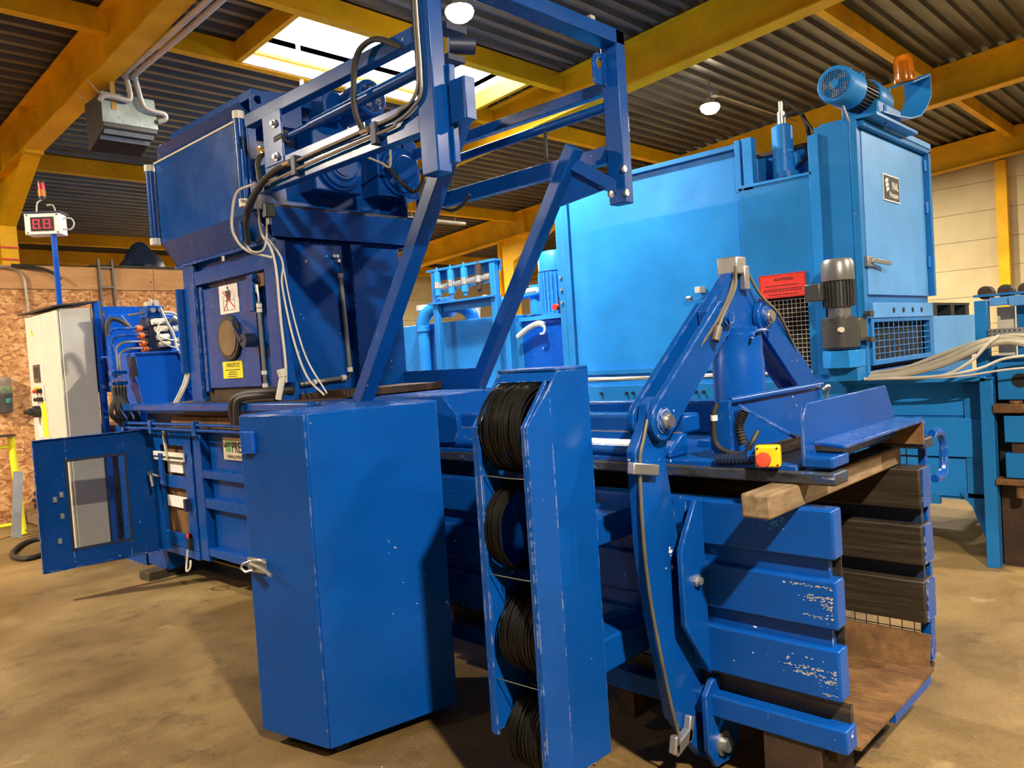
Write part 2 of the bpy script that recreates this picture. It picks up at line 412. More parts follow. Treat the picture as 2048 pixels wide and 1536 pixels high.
# an outer skin so that no daylight leaks between the ribs
sk = MB()
for a in ((RX0, RX1, RY0, SKY0), (RX0, RX1, SKY1, RY1), (RX0, SKX0, SKY0, SKY1), (SKX1, RX1, SKY0, SKY1)): sk.box(*a, 5.40, 5.46, shear=SL)
part(sk, 'roof_skin', 'black', ceil)
def cee(y, x0, x1, zt=5.33):
    """cold-formed purlin along x with flanges"""
    m = MB(); m.box(x0, x1, y-.05, y-.04, zt-.2, zt, shear=SL); m.box(x0, x1, y-.04, y+.04, zt-.2, zt-.19, shear=SL); m.box(x0, x1, y-.04, y+.04, zt-.01, zt, shear=SL)
    return m
FX = [-1.95, 2.74, 7.45, 12.0, 16.7]
for y in (-4.55, -.65, 3.25, 7.22, 11.15, 15.1):
    for a, b_ in zip(FX, FX[1:]): part(cee(y, a+.02, b_-.02), 'purlin', 'yellow_steel', ceil)
part(cee(6.03, 2.74, 7.43), 'purlin', 'yellow_steel', ceil)
# --- rooflight
wn = thing('window_1', 'bright rooflight opening in the corrugated roof', 'rooflight', ((SKX0+SKX1)/2, (SKY0+SKY1)/2, 4.85)); wn['kind'] = 'structure'; del wn['category']
fr = MB(); t = .06
for a in ((SKX0-t, SKX0, SKY0-t, SKY1+t), (SKX1, SKX1+t, SKY0-t, SKY1+t), (SKX0, SKX1, SKY0-t, SKY0)): fr.box(*a, 5.14, 5.33, shear=SL)
part(fr, 'frame', 'yellow_steel', wn)
part(B(SKX0, SKX1, SKY1, SKY1+t, 5.14, 5.33, shear=SL), 'frame', 'white', wn)  # far side coloured white to stand for daylight reflected on it
up = MB()
for a in ((SKX0-.02, SKX0, SKY0, SKY1), (SKX1, SKX1+.02, SKY0, SKY1), (SKX0, SKX1, SKY0-.02, SKY0), (SKX0, SKX1, SKY1, SKY1+.02)): up.box(*a, 5.33, 5.64, shear=SL)
part(up, 'upstand', 'white', wn)
part(B(SKX0, SKX1, SKY1-.05, SKY1-.01, 5.24, 5.27, shear=SL), 'rail', 'yellow_bright', wn)
for a, b_ in ((SKY0, 6.808), (6.82, SKY1)): part(B(SKX0-.02, SKX1+.02, a, b_, 5.64, 5.65, shear=SL), 'pane', 'pane', wn)
part(B(SKX0-.02, SKX1+.02, 6.808, 6.82, 5.635, 5.655, shear=SL), 'glazing_bar', 'white', wn)
# opening arms of the rooflight
part(MB().bar((4.55, 7.1, 5.0), (4.75, 7.35, 4.05), .04, .04), 'stay', 'white', wn)
part(MB().bar((6.35, 7.1, 5.0), (6.6, 7.35, 4.05), .04, .04), 'stay', 'white', wn)
# --- portal frames
def frame(x, ycol, label, mat='yellow_steel', near=True):
    t = thing('steel_frame', label, 'steel frame', (x, ycol+.2, 0))
    zb, zt = 4.83, 5.31; w = .1
    part(B(x-w, x+w, RY0, RY1, zb, zb+.018, shear=SL), 'bottom_flange', mat, t)
    part(B(x-w, x+w, RY0, RY1, zt-.018, zt, shear=SL), 'top_flange', mat, t)
    part(B(x-.006, x+.006, RY0, RY1, zb+.018, zt-.018, shear=SL), 'web', mat, t)
    yc = ycol; kz = 3.52
    ya = yc-1.15; za = zb-SL*ya; 
    part(MB().plate([(x-.09, ya, za), (x+.09, ya, za), (x+.09, yc, kz), (x-.09, yc, kz)], (0, -.4, -.9), .016), 'haunch_flange', mat, t)
    part(MB().prism([(ya, za), (yc, kz), (yc+.4, kz), (yc+.4, zb-SL*(yc+.4))], 'x', x-.006, x+.006), 'haunch_web', mat, t)
    part(B(x-.09, x+.09, yc, yc+.016, 0, kz), 'column_flange', mat, t)
    part(B(x-.09, x+.09, yc+.40, yc+.416, 0, zb-SL*(yc+.4)+.02), 'column_flange', mat, t)
    part(B(x-.006, x+.006, yc+.016, yc+.40, 0, kz), 'column_web', mat, t)
    part(B(x-.095, x+.095, ya-.06, ya+.06, za-SL*.1-.022, za-.004+.02), 'splice_plate', mat, t)
    for yy in (ya, yc-.35): part(B(x-.095, x-.004, yy-.008, yy+.008, zb-SL*yy, zt-SL*yy-.02), 'stiffener', mat, t)
    part(bolts([(x-.006, ya-.22, zb-SL*ya+.1+.1*k) for k in range(4)], 'x', .022, .03), 'bolt', mat, t)
    return t
frame(2.74, 10.72, 'yellow steel roof beam and column at far left, above the space heater')
for z_ in (3.10, 3.24): part(B(2.645, 2.835, 10.705, 10.72, z_, z_+.02), 'strap', 'red', bpy.data.objects['steel_frame'])
frame(7.45, 10.6, 'yellow steel roof beam passing just above the tall blue frame')
frame(12.0, 11.2, 'yellow steel roof beam and column behind the light blue press')
frame(16.7, 11.2, 'yellow steel roof beam and column against the cream wall at right')
frame(-1.95, 10.4, 'yellow steel roof beam and column left of the camera')
# --- walls: sandwich panels
def panel_wall(name, mat, ax, pos, a0, a1, step, z1, zstep, label, gap=.008, sgn=1):
    core = B(pos+.03*sgn, pos+.13*sgn, a0, a1, 0, z1) if ax == 'x' else B(a0, a1, pos+.03*sgn, pos+.13*sgn, 0, z1)
    wl = struct(core, name, 'grey_wall', label=label)
    ms = None; k = int(round((a1-a0)/step))
    for i in range(k):
        for j in range(int(math.ceil(z1/zstep))):
            h0, h1 = j*zstep+gap/2, min((j+1)*zstep, z1)-gap/2
            if h1-h0 < .02: continue
            u0, u1 = a0+i*step+gap/2, a0+(i+1)*step-gap/2
            m = B(pos, pos+.03*sgn, u0, u1, h0, h1) if ax == 'x' else B(u0, u1, pos, pos+.03*sgn, h0, h1)
            part(m, 'panel', mat, wl)
    return wl
panel_wall('wall_right', 'cream', 'x', 17.0, RY0, RY1, (RY1-RY0)/5, 5.3, .53, 'cream sandwich panel wall')
panel_wall('wall_back', 'cream', 'y', 16.0, RX0, RX1, (RX1-RX0)/5, 4.2, .53, 'cream sandwich panel wall behind the machines')
struct(B(RX0-.15, RX0, RY0, RY1, 0, 6.1), 'wall_left', 'dark_wall')
struct(B(RX0, RX1, RY0-.15, RY0, 0, 6.1), 'wall_front', 'dark_wall')
# wall post and eaves beam by the right wall
tp = MB(); tp.box(16.82, 16.98, 3.38, 3.56, 0, 4.55)
struct(tp, 'trim_1', 'yellow_steel', label='yellow wall post')
struct(B(RX0, RX1, 15.7, 15.95, 3.78, 4.0), 'trim_2', 'yellow_steel', label='eaves beam along the back wall')
# --- OSB partition
pt = struct(B(RX0, 6.0, 10.63, 10.70, 0, 3.02), 'wall_partition', 'timber_dark', label='timber partition clad in OSB with a plywood band on top')
for i in range(9):
    a = RX0+i*1.22
    if a+1.22 > 6.01: break
    part(B(a+.003, a+1.217, 10.612, 10.63, .0, 2.745), 'osb_sheet', 'osb', pt)
for i in range(5):
    a = RX0-.42+i*2.44
    part(B(max(a, RX0)+.003, min(a+2.437, 6.0), 10.606, 10.63, 2.752, 3.03), 'plywood_board', 'plywood', pt)
ct = thing('cable_tray', 'thin perforated cable tray hanging before the yellow column', 'cable tray', (8.4, 9.5, 3.8))
ctm = MB()
for k in range(14): ctm.box(7.75+.09*k, 7.81+.09*k, 9.45, 9.55, 3.77, 3.775)
ctm.box(7.75, 8.98, 9.44, 9.45, 3.77, 3.81).box(7.75, 8.98, 9.55, 9.56, 3.77, 3.81)
part(ctm, 'tray', 'galv', ct)
for x_ in (7.9, 8.8): part(MB().cyl((x_, 9.5, 3.79), (x_, 9.5, 5.36-SL*9.5), .004, 6), 'hanger_wire', 'galv', ct)
# --- floodlights: the two in the picture and the same ones further down the hall
def lamp(x, y, z, label, watt, col=(1.0, .87, .68), tilt=(0, 0), rod=True, group=None):
    t = thing('floodlight', label, 'lamp', (x, y, z), group)
    part(MB().lathe([(.03, 0), (.06, .2), (.07, .6), (.12, 1)], (x, y, z+.13), (x, y, z+.02), 20), 'housing', 'galv', t)
    part(MB().lathe([(.115, 0), (.125, .25), (.11, .6), (.07, .9), (.01, 1)], (x, y, z+.03), (x, y, z-.08), 20), 'lens', 'lamp_glow', t)
    top = 5.33-SL*y
    part(MB().cyl((x, y, z+.10), (x, y, top+.02), .012, 8), 'hanger', 'galv', t)
    ld = bpy.data.lights.new('glow', 'AREA'); ld.shape = 'DISK'; ld.size = .24; ld.energy = watt*LAMP_W; ld.color = col
    lo = bpy.data.objects.new('glow', ld); COL.objects.link(lo); lo.parent = t; lo.location = (0, 0, -.095); lo.rotation_euler = (tilt[0], tilt[1], 0)
    return t
lamp(4.80, 4.95, 4.56, 'glowing floodlight under the roof beside the tall blue frame', 300)
fl = lamp(9.33, 5.12, 4.60, 'glowing floodlight on a bracket pipe above the light blue press', 300)
part(MB().cyl((9.33, 5.12, 4.80), (11.95, 5.12, 4.86), .014, 8), 'bracket_pipe', 'galv', fl)
part(B(9.40, 9.52, 5.08, 5.16, 4.77, 4.86), 'junction_box', 'galv', fl)
lamp(.2, -2.0, 5.08, 'floodlight hanging behind the camera', 1080)
lamp(6.4, -2.4, 4.75, 'floodlight hanging right of the camera by the roof beam', 520)
lamp(-3.0, 4.2, 4.5, 'floodlight hanging left of the camera', 70)
lamp(11.5, -1.2, 4.75, 'floodlight hanging far right of the camera', 420)
lamp(-1.2, 8.0, 4.4, 'floodlight hanging near the timber partition', 640)
lamp(9.2, 12.6, 4.0, 'floodlight hanging near the back wall', 700)
lamp(13.8, 5.5, 4.55, 'floodlight hanging near the cream wall', 420)
# ================================================================== THE BLUE CHANNEL PRESS
BP = thing('baler', 'dark blue channel baling press with tall hopper and sliding frame', 'baling press', (2.97, 3.6, 0))
YE = 1.02
RIB = ((.40, .572), (.638, .80), (.868, 1.032))
# --- exit channel: near wall
for z0, z1 in RIB:
    o = part(B(2.50, 2.575, YE, 3.35, z0, z1), 'wall_beam', 'blue', BP, .008)
for z0, z1 in ((.572, .638), (.80, .868)):
    part(B(2.528, 2.55, YE+.03, 3.35, z0-.01, z1+.01), 'wall_web', 'blue', BP)
part(B(2.575, 2.582, YE+.01, 3.35, .40, 1.03), 'wear_plate', 'worn_steel', BP)
# scraped paint near the outlet
sc_ = MB()
for cx, cz, n_, wy, wz in ((1.12, .775, 34, .10, .004), (1.07, .735, 44, .06, .012), (1.045, .70, 26, .02, .03), (1.08, .675, 18, .05, .005), (1.11, .495, 46, .10, .006), (1.10, .475, 50, .10, .006), (1.05, .46, 24, .03, .012), (1.06, .42, 16, .025, .004), (1.10, .53, 5, .06, .003)):
    for _ in range(n_):
        yy = max(YE+.012, random.gauss(cx, wy*.5)); zz = random.gauss(cz, wz*.55); l = random.uniform(.002, .009); h = random.uniform(.001, .0035)
        sc_.box(2.4990, 2.4996, yy, yy+l, zz, zz+h)
o = part(sc_, 'scraped_paint', 'scratch', BP); o['kind'] = 'stuff'
mk = MB()
for _ in range(60):
    yy = random.gauss(1.235, .028); zz = random.gauss(.985, .014); l = random.uniform(.002, .012); mk.box(2.4991, 2.4996, yy, yy+l, zz, zz+random.uniform(.001, .004))
o = part(mk, 'chalk_mark', 'chalk', BP); o['kind'] = 'stuff'
# far wall: bare worn inside, blue ends
for z0, z1 in RIB:
    part(B(3.385, 3.505, YE+.004, 3.35, z0, z1), 'wall_beam', 'worn_steel', BP, .006)
    part(B(3.41, 3.507, YE-.002, YE+.004, z0+.004, z1-.004), 'beam_end', 'blue', BP)
for z0, z1 in ((.572, .638), (.80, .868)):
    part(B(3.44, 3.47, YE+.02, 3.35, z0-.01, z1+.01), 'wall_web', 'blue_dark', BP)
part(B(3.47, 3.505, YE+.01, YE+.05, .22, .41), 'guide_post', 'blue', BP)
# floor of the channel
part(B(2.585, 3.385, YE-.02, 6.0, .215, .228), 'floor_plate', 'rust', BP)
part(MB().plate([(3.385, YE-.0, .222), (3.385, 3.3, .222), (3.42, 3.3, .345), (3.42, YE, .345)], (1, 0, 0), .012), 'floor_edge', 'rust', BP)
part(B(2.95, 3.37, YE-.01, YE+.02, .165, .214), 'cross_member', 'blue_smooth', BP)
part(B(2.56, 2.95, YE+.05, YE+.08, .165, .214), 'cross_member', 'rust_dark', BP)
part(B(2.57, 3.40, 1.9, 1.98, .08, .214), 'cross_member', 'rust_dark', BP)
# near floor rail
part(B(2.49, 2.575, YE-.015, 3.35, .235, .315), 'floor_rail', 'blue', BP, .006)
part(B(2.555, 2.578, YE-.005, 3.35, .315, .372), 'wear_strip', 'worn_steel', BP)
part(MB().cyl((3.50, YE+.02, .19), (3.50, YE+.4, .19), .03, 4), 'guard_socket', 'rust_dark', BP)
# outlet foot
ft = MB(); ft.box(2.50, 2.515, 1.10, 1.30, .0, .235); ft.box(2.515, 2.80, 1.11, 1.135, .02, .235); ft.box(2.45, 2.85, 1.06, 1.34, 0, .015)
part(ft, 'foot', 'rust_dark', BP)
# far-side mesh guard with handle
g = part(B(3.53, 3.56, YE+.02, YE+.05, .22, 1.21), 'guard_post', 'blue', BP, .004)
gm = MB()
for k in range(14): yy = YE+.05+.05*k; gm.cyl((3.55, yy, .24), (3.55, yy, 1.2), .0022, 5)
for k in range(20): zz = .26+.05*k; gm.cyl((3.55, YE+.04, zz), (3.55, YE+.72, zz), .0022, 5)
o = part(gm, 'wire_mesh', 'wire_black', BP); o['kind'] = 'stuff'
part(B(3.40, 3.56, YE+.03, YE+.06, 1.17, 1.225), 'guard_top', 'blue', BP, .004)
hd = MB().tube(spline([(3.56, YE, 1.155), (3.66, YE, 1.15), (3.705, YE, 1.11), (3.71, YE, 1.06), (3.70, YE, 1.0), (3.665, YE, .965), (3.57, YE, .965)], 5), .018, 8)
part(hd, 'handle', 'blue', BP)
# --- bracket and hinged closing arm
part(MB().prism([(2.345, .61), (2.345, .88), (2.46, 1.04), (2.5, 1.04), (2.5, .39)], 'y', 1.49, 1.512), 'bracket_plate', 'blue', BP, .004)
part(bolts([(2.425, 1.49, .755)], 'y', .022, .012).cyl((2.425, 1.49, .755), (2.425, 1.465, .755), .014, 8), 'bolt', 'galv', BP)
part(B(2.42, 2.5, 1.56, 1.60, .95, 1.04), 'bracket_lug', 'blue', BP)
arm = [(2.28, 1.34), (2.295, 1.395), (2.335, 1.42), (2.385, 1.405), (2.42, 1.34), (2.40, 1.25), (2.385, 1.19), (2.43, .93), (2.445, .86), (2.52, .42), (2.585, .30), (2.60, .12), (2.575, .045), (2.52, .045), (2.335, .262), (2.245, .66), (2.21, .90), (2.20, 1.24)]
AR = part(MB().prism(arm, 'y', 1.558, 1.598), 'closing_arm', 'blue', BP, .004)
def capsule(p, q, r, ax, lo, hi, n=10):
    (x0, z0), (x1, z1) = p, q; a = math.atan2(z1-z0, x1-x0); P = []
    for k in range(n+1): t_ = a+math.pi/2+math.pi*k/n; P.append((x0+r*math.cos(t_), z0+r*math.sin(t_)))
    for k in range(n+1): t_ = a-math.pi/2+math.pi*k/n; P.append((x1+r*math.cos(t_), z1+r*math.sin(t_)))
    return MB().prism(P, ax, lo, hi)
P1, P2, P3, P4 = (2.335, 1.335), (2.795, 1.686), (3.155, 1.688), (3.60, 1.335)
for lo, hi in ((1.526, 1.552), (1.606, 1.632)):
    part(capsule(P1, P2, .07, 'y', lo, hi), 'link_plate', 'blue', BP, .004)
    part(capsule(P3, P4, .07, 'y', lo, hi), 'link_plate', 'blue', BP, .004)
for (x, z), pm in ((P1, 'bolt'), (P2, 'blue'), (P3, 'bolt')):
    pb = part(MB().lathe([(.046, 0), (.046, .3), (.038, .31), (.038, .55)], (x, 1.53, z), (x, 1.50, z), 24), 'pin_collar', 'blue', BP)
    part(MB().lathe([(.030, 0), (.030, .5), (.022, .5), (.022, 1)], (x, 1.515, z), (x, 1.492, z), 18), 'pin', pm, pb)
part(MB().prism([(2.925, 1.87), (3.01, 1.87), (3.22, 1.72), (3.215, 1.655), (3.15, 1.615), (2.80, 1.615), (2.735, 1.655), (2.73, 1.72)], 'y', 1.556, 1.602), 'apex_plate', 'blue', BP, .004)
part(MB().prism([(3.56, 1.40), (3.67, 1.33), (3.70, .9), (3.60, .1), (3.53, .1), (3.55, .9)], 'y', 1.558, 1.598), 'closing_arm', 'blue', BP, .004)
rope_c = MB().box(2.935, 3.015, 1.53, 1.62, 1.865, 1.935); rope_c.box(2.99, 3.03, 1.525, 1.555, 1.80, 1.90)
part(rope_c, 'rope_clamp', 'galv', BP, .006)
rp = [(2.93, 1.535, 1.88), (2.86, 1.52, 1.80), (2.72, 1.52, 1.665), (2.55, 1.54, 1.535), (2.40, 1.55, 1.43), (2.29, 1.55, 1.365), (2.235, 1.545, 1.28), (2.205, 1.545, 1.20), (2.20, 1.545, .95), (2.225, 1.545, .70), (2.30, 1.545, .36), (2.345, 1.545, .21)]
part(MB().tube(spline(rp, 5), .0065, 8), 'steel_rope', 'rope', BP)
part(MB().tube(spline([(2.93, 1.535, 1.89), (2.85, 1.50, 1.80), (2.75, 1.50, 1.70), (2.70, 1.50, 1.645)], 5), .006, 8).cyl((2.705, 1.50, 1.652), (2.675, 1.50, 1.60), .016, 10), 'rope_tail', 'rope', BP)
part(MB().tube(spline([(3.02, 1.535, 1.88), (3.10, 1.52, 1.78), (3.25, 1.51, 1.69), (3.45, 1.53, 1.52)], 5), .006, 8), 'steel_rope', 'rope', BP)
part(MB().bar((2.15, 1.545, 1.195), (2.30, 1.545, 1.165), .03, .04), 'rope_clamp', 'galv', BP, .005)
cl = MB().bar((2.30, 1.54, .17), (2.41, 1.54, .20), .03, .045); cl.bar((2.385, 1.54, .17), (2.415, 1.54, .255), .03, .03); cl.bar((2.30, 1.54, .16), (2.315, 1.54, .22), .03, .03)
part(cl, 'rope_clamp', 'galv', BP, .005)
part(MB().prism([(2.45, .32), (2.50, .365), (2.56, .365), (2.80, .30), (2.66, .06), (2.60, .03), (2.50, .04), (2.45, .12)], 'y', 1.49, 1.512), 'pivot_bracket', 'blue', BP, .004, label='dark scuffed pivot bracket')
part(MB().lathe([(.045, 0), (.045, .3), (.028, .3), (.028, 1)], (2.545, 1.49, .115), (2.545, 1.46, .115), 18), 'pivot_pin', 'galv', BP)
part(B(2.56, 3.40, 1.52, 1.60, .02, .20), 'pivot_beam', 'rust_dark', BP)
# lift cylinder
part(MB().lathe([(.104, 0), (.104, .72), (.10, .74), (.10, .88), (.098, .93), (.085, .94), (.085, .985), (.06, 1)], (2.985, 1.575, 1.175), (2.985, 1.575, 1.655), 32), 'lift_cylinder', 'blue_smooth', BP)
part(MB().tube(spline([(2.91, 1.47, 1.60), (2.93, 1.465, 1.628), (3.03, 1.465, 1.63), (3.05, 1.47, 1.60)], 4), .007, 6), 'lifting_lug', 'blue', BP)
part(B(2.84, 3.13, 1.45, 1.70, 1.17, 1.20), 'cylinder_base', 'blue', BP, .004)
# --- lid: long tubes, ledges, plate
part(B(2.49, 2.60, YE-.02, 3.4, 1.112, 1.155), 'lid_skid', 'scuffed_edge', BP, .008)
part(B(3.40, 3.51, YE-.02, 3.4, 1.112, 1.155), 'lid_skid', 'scuffed_edge', BP, .008)
part(B(2.50, 3.50, 1.13, 3.4, 1.150, 1.172), 'lid_plate', 'blue', BP, .003)
part(MB().prism([(2.51, 1.172), (2.51, 1.20), (2.60, 1.255), (2.64, 1.255), (2.64, 1.172)], 'y', 1.62, 3.4), 'lid_tube', 'blue', BP, .008)
part(B(2.62, 2.74, 1.62, 3.4, 1.25, 1.325), 'lid_tube', 'blue', BP, .012)
part(MB().cyl((2.525, 1.63, 1.195), (2.525, 3.4, 1.195), .022, 12), 'lid_tube', 'blue_smooth', BP)
part(B(3.26, 3.38, 1.62, 3.4, 1.17, 1.325), 'lid_tube', 'blue', BP, .012)
wb = MB()
for k in range(160):
    yy = 1.63+k*.011+random.uniform(-.002, .002); wb.cyl((2.62, yy, 1.252), (2.62, yy+.012, 1.255), random.uniform(.005, .008), 5)
o = part(wb, 'weld_bead', 'galv', BP); o['kind'] = 'stuff'
# end plates
part(MB().prism([(2.50, 1.17), (2.50, 1.33), (2.535, 1.376), (3.28, 1.380), (3.37, 1.25), (3.37, 1.17)], 'y', 1.10, 1.113), 'end_plate', 'blue', BP, .003)
part(MB().plate([(2.575, 1.10, 1.232), (3.39, 1.10, 1.232), (3.39, 1.0, 1.222), (2.575, 1.0, 1.222)], (0, 0, 1), .012), 'end_flange', 'blue', BP, .003)
part(B(3.378, 3.39, 1.0, 1.30, 1.135, 1.222), 'end_flange', 'rust', BP)
part(B(2.60, 3.38, 1.28, 1.30, 1.12, 1.22), 'end_flange', 'worn_steel', BP)
part(B(2.50, 2.64, 1.01, 1.11, 1.165, 1.205), 'skid_end', 'blue', BP, .008)
part(MB().cyl((2.575, 1.40, 1.382), (3.38, 1.40, 1.382), .013, 12), 'guard_tube', 'blue_smooth', BP)
part(B(2.58, 3.38, 1.405, 1.417, 1.172, 1.375), 'guard_plate', 'blue', BP, .003)
part(MB().prism([(1.385, 1.172), (1.385, 1.385), (1.43, 1.385), (1.47, 1.33), (1.47, 1.21), (1.44, 1.172)], 'x', 2.545, 2.565), 'side_plate', 'blue', BP, .003)
part(MB().bar((2.60, 1.38, 1.365), (2.66, 1.20, 1.245), .035, .010), 'brace', 'blue', BP, .002)
part(MB().tube(spline([(3.37, 1.39, 1.36), (3.385, 1.37, 1.375), (3.40, 1.385, 1.34), (3.40, 1.39, 1.30)], 4), .009, 6), 'cable_end', 'galv', BP)
# emergency stop
es = part(MB().box(-.055, .055, -.028, .028, -.05, .05).xf(Matrix.Translation((2.475, 1.215, 1.205)) @ Matrix.Rotation(R(-72), 4, 'Z') @ Matrix.Scale(.74, 4)), 'stop_box', 'estop_yellow', BP, .008, label='yellow emergency stop box')
part(MB().box(-.055, .055, .028, .055, -.05, .05).xf(Matrix.Translation((2.475, 1.215, 1.205)) @ Matrix.Rotation(R(-72), 4, 'Z') @ Matrix.Scale(.74, 4)), 'stop_back', 'black', es, .004)
part(MB().lathe([(.018, 0), (.018, .35), (.032, .42), (.034, .75), (.030, .95), (.02, 1)], (-.012, -.028, -.008), (-.012, -.085, -.008), 20).xf(Matrix.Translation((2.475, 1.215, 1.205)) @ Matrix.Rotation(R(-72), 4, 'Z') @ Matrix.Scale(.74, 4)), 'stop_button', 'estop_red', es)
part(bolts([(sx_, -.028, sz_) for sx_ in (-.042, .042) for sz_ in (-.038, .038)], 'y', .005, .003).xf(Matrix.Translation((2.475, 1.215, 1.205)) @ Matrix.Rotation(R(-72), 4, 'Z') @ Matrix.Scale(.74, 4)), 'screw', 'black', es)
def corrugated(pts, r, n=8, amp=.15):
    pts = spline(pts, 12); mb = MB(); mb.tube(pts, r*.9, n)
    for p, q in zip(pts[::2], pts[1::2]): mb.cyl(p, p+(q-p)*.6, r*(1+amp), n)
    return mb
part(corrugated([(2.50, 1.42, 1.18), (2.50, 1.34, 1.185), (2.505, 1.25, 1.195)], .018, 12), 'conduit', 'blue_dark', BP)
part(MB().cyl((2.505, 1.30, 1.195), (2.51, 1.22, 1.20), .022, 14), 'conduit_gland', 'blue_smooth', BP)
part(MB().tube(spline([(2.54, 1.43, 1.375), (2.53, 1.44, 1.33), (2.53, 1.44, 1.24), (2.53, 1.40, 1.205), (2.53, 1.33, 1.20), (2.53, 1.30, 1.24), (2.56, 1.29, 1.275)], 6), .010, 8), 'hose', 'rubber', BP)
part(MB().cyl((2.53, 1.44, 1.315), (2.53, 1.44, 1.335), .013, 8), 'hose_band', 'white_plastic', BP)
part(corrugated([(2.60, 1.36, 1.34), (2.60, 1.38, 1.29), (2.60, 1.37, 1.22)], .016, 10), 'conduit', 'rubber', BP)
# --- gussets by the mid section
part(MB().prism([(3.4, 1.17), (3.4, 1.425), (2.87, 1.425), (2.77, 1.33), (2.77, 1.26), (2.80, 1.2)], 'x', 2.49, 2.503), 'gusset', 'blue', BP, .003)
part(MB().prism([(2.5, 1.2), (2.5, 1.425), (2.80, 1.43), (2.86, 1.39), (2.86, 1.2)], 'y', 2.88, 2.895), 'gusset', 'blue', BP, .003)
part(B(3.45, 3.465, 3.60, 6.2, 1.17, 1.53), 'side_shield', 'blue', BP)
# --- main body
part(B(2.56, 3.44, 3.35, 6.95, .33, 1.19), 'body_box', 'blue_smooth', BP)
for y0, y1 in ((5.545, 5.665), (3.36, 3.46), (4.45, 4.53)): part(B(2.50, 2.56, y0, y1, .25, 1.195), 'post', 'blue', BP, .004)
for y0, y1 in ((3.46, 4.45), (4.53, 5.545)):
    for z0, z1 in ((.857, .915), (.64, .712), (.29, .35)): part(B(2.505, 2.56, y0, y1, z0, z1), 'stiffener', 'blue', BP, .004)
# service frame with two openings
sf = MB()
for a in ((5.70, 5.83, .305, 1.195), (6.25, 6.44, .305, 1.195), (5.83, 6.25, 1.08, 1.195), (5.83, 6.25, .755, .845), (5.83, 6.25, .305, .405)): sf.box(2.498, 2.53, *a)
part(sf, 'service_frame', 'blue', BP, .003)
part(B(2.545, 2.555, 5.80, 6.28, .38, 1.10), 'opening_back', 'rust', BP)
part(B(2.515, 2.53, 5.90, 6.17, .868, .96), 'cover_plate', 'white', BP, .002)
part(B(2.515, 2.53, 5.87, 6.22, .600, .685), 'cover_plate', 'white', BP, .002)
rb = part(B(2.475, 2.49, 5.79, 6.33, .965, 1.03), 'slide_rail', 'white_plastic', BP, .002)
part(B(2.465, 2.475, 5.79, 6.33, .99, .998), 'rail_groove', 'black', rb)
part(B(2.46, 2.48, 6.15, 6.20, .78, 1.02), 'slide_lever', 'blue', BP)
part(MB().tube(spline([(2.48, 6.38, .86), (2.44, 6.36, .855), (2.43, 6.30, .85), (2.43, 6.28, .80), (2.43, 6.27, .76)], 5), .012, 8), 'latch', 'galv', BP)
part(MB().cyl((2.44, 6.30, .855), (2.44, 6.18, .845), .009, 8), 'latch_bolt', 'galv', BP)
part(B(2.46, 2.50, 5.77, 5.81, .60, .69), 'switch_flag', 'blue_dark', BP)
part(B(2.47, 2.50, 5.79, 5.83, .31, .43), 'limit_switch', 'black', BP, .004)
part(B(2.468, 2.502, 5.79, 5.83, .395, .43), 'switch_head', 'red', BP, .004)
part(MB().tube(spline([(2.48, 6.12, 1.19), (2.48, 6.10, 1.10), (2.47, 6.06, 1.02), (2.47, 6.04, .98)], 5), .012, 8), 'hose', 'cable_tan', BP)
part(MB().tube(spline([(2.47, 5.82, .31), (2.46, 5.84, .20), (2.44, 5.80, .16), (2.44, 5.74, .19), (2.46, 5.76, .24)], 5), .008, 6), 'cable', 'cable_white', BP)
part(B(2.50, 2.56, 5.70, 6.44, .235, .30), 'sill', 'blue', BP, .004)
# brand plate
sg = part(B(2.545, 2.556, 4.70, 5.28, 1.00, 1.155), 'brand_plate', 'cream_plate', BP)
part(text('PRESTO', .105, (2.545, 5.155, 1.055), **NX, bold=.0015, sx=.8), 'lettering', 'ink', sg)
part(text('www.presto-pr', .05, (2.545, 5.225, 1.012), **NX, sx=.8), 'lettering', 'ink', sg)
gp = MB()
for k in range(3): gp.plate([(2.5435, 5.23-.022*k, 1.055), (2.5435, 5.213-.022*k, 1.055), (2.5435, 5.213-.022*k, 1.13), (2.5435, 5.23-.022*k, 1.13)], (1, 0, 0), .0008)
part(gp, 'emblem', 'green_print', sg)
part(MB().box(2.543, 2.544, 5.235, 5.26, 1.085, 1.098).box(2.543, 2.544, 5.231, 5.236, 1.055, 1.13), 'emblem_bar', 'ink', sg)
# leg at the pump end
part(B(2.53, 2.66, 6.35, 6.74, .068, .34), 'leg', 'blue', BP, .004)
part(B(3.30, 3.42, 6.40, 6.70, .0, .34), 'leg', 'blue', BP)
part(B(2.55, 3.42, 4.2, 4.4, .0, .34), 'leg', 'blue_dark', BP)
# upper deck, rails and pipes
part(B(2.50, 3.50, 3.35, 6.75, 1.19, 1.215), 'body_top', 'rust_dark', BP)
part(B(2.56, 3.45, 3.38, 6.75, 1.215, 1.385), 'deck_core', 'blue_dark', BP)
part(B(2.44, 3.50, 4.0, 5.95, 1.385, 1.408), 'deck_plate', 'rust_dark', BP)
part(B(2.44, 3.45, 3.36, 4.0, 1.385, 1.400), 'deck_plate', 'blue', BP)
part(B(2.395, 2.46, 3.9, 6.72, 1.347, 1.405), 'side_rail', 'blue', BP, .012)
for zz, yy in ((1.252, 6.80), (1.214, 6.78)):
    part(MB().cyl((2.42, 3.4, zz), (2.42, yy, zz), .012, 10), 'pipe', 'blue_smooth', BP)
for yy in (6.7, 6.15, 5.4): part(B(2.40, 2.44, yy, yy+.04, 1.18, 1.28), 'pipe_clamp', 'blue', BP)
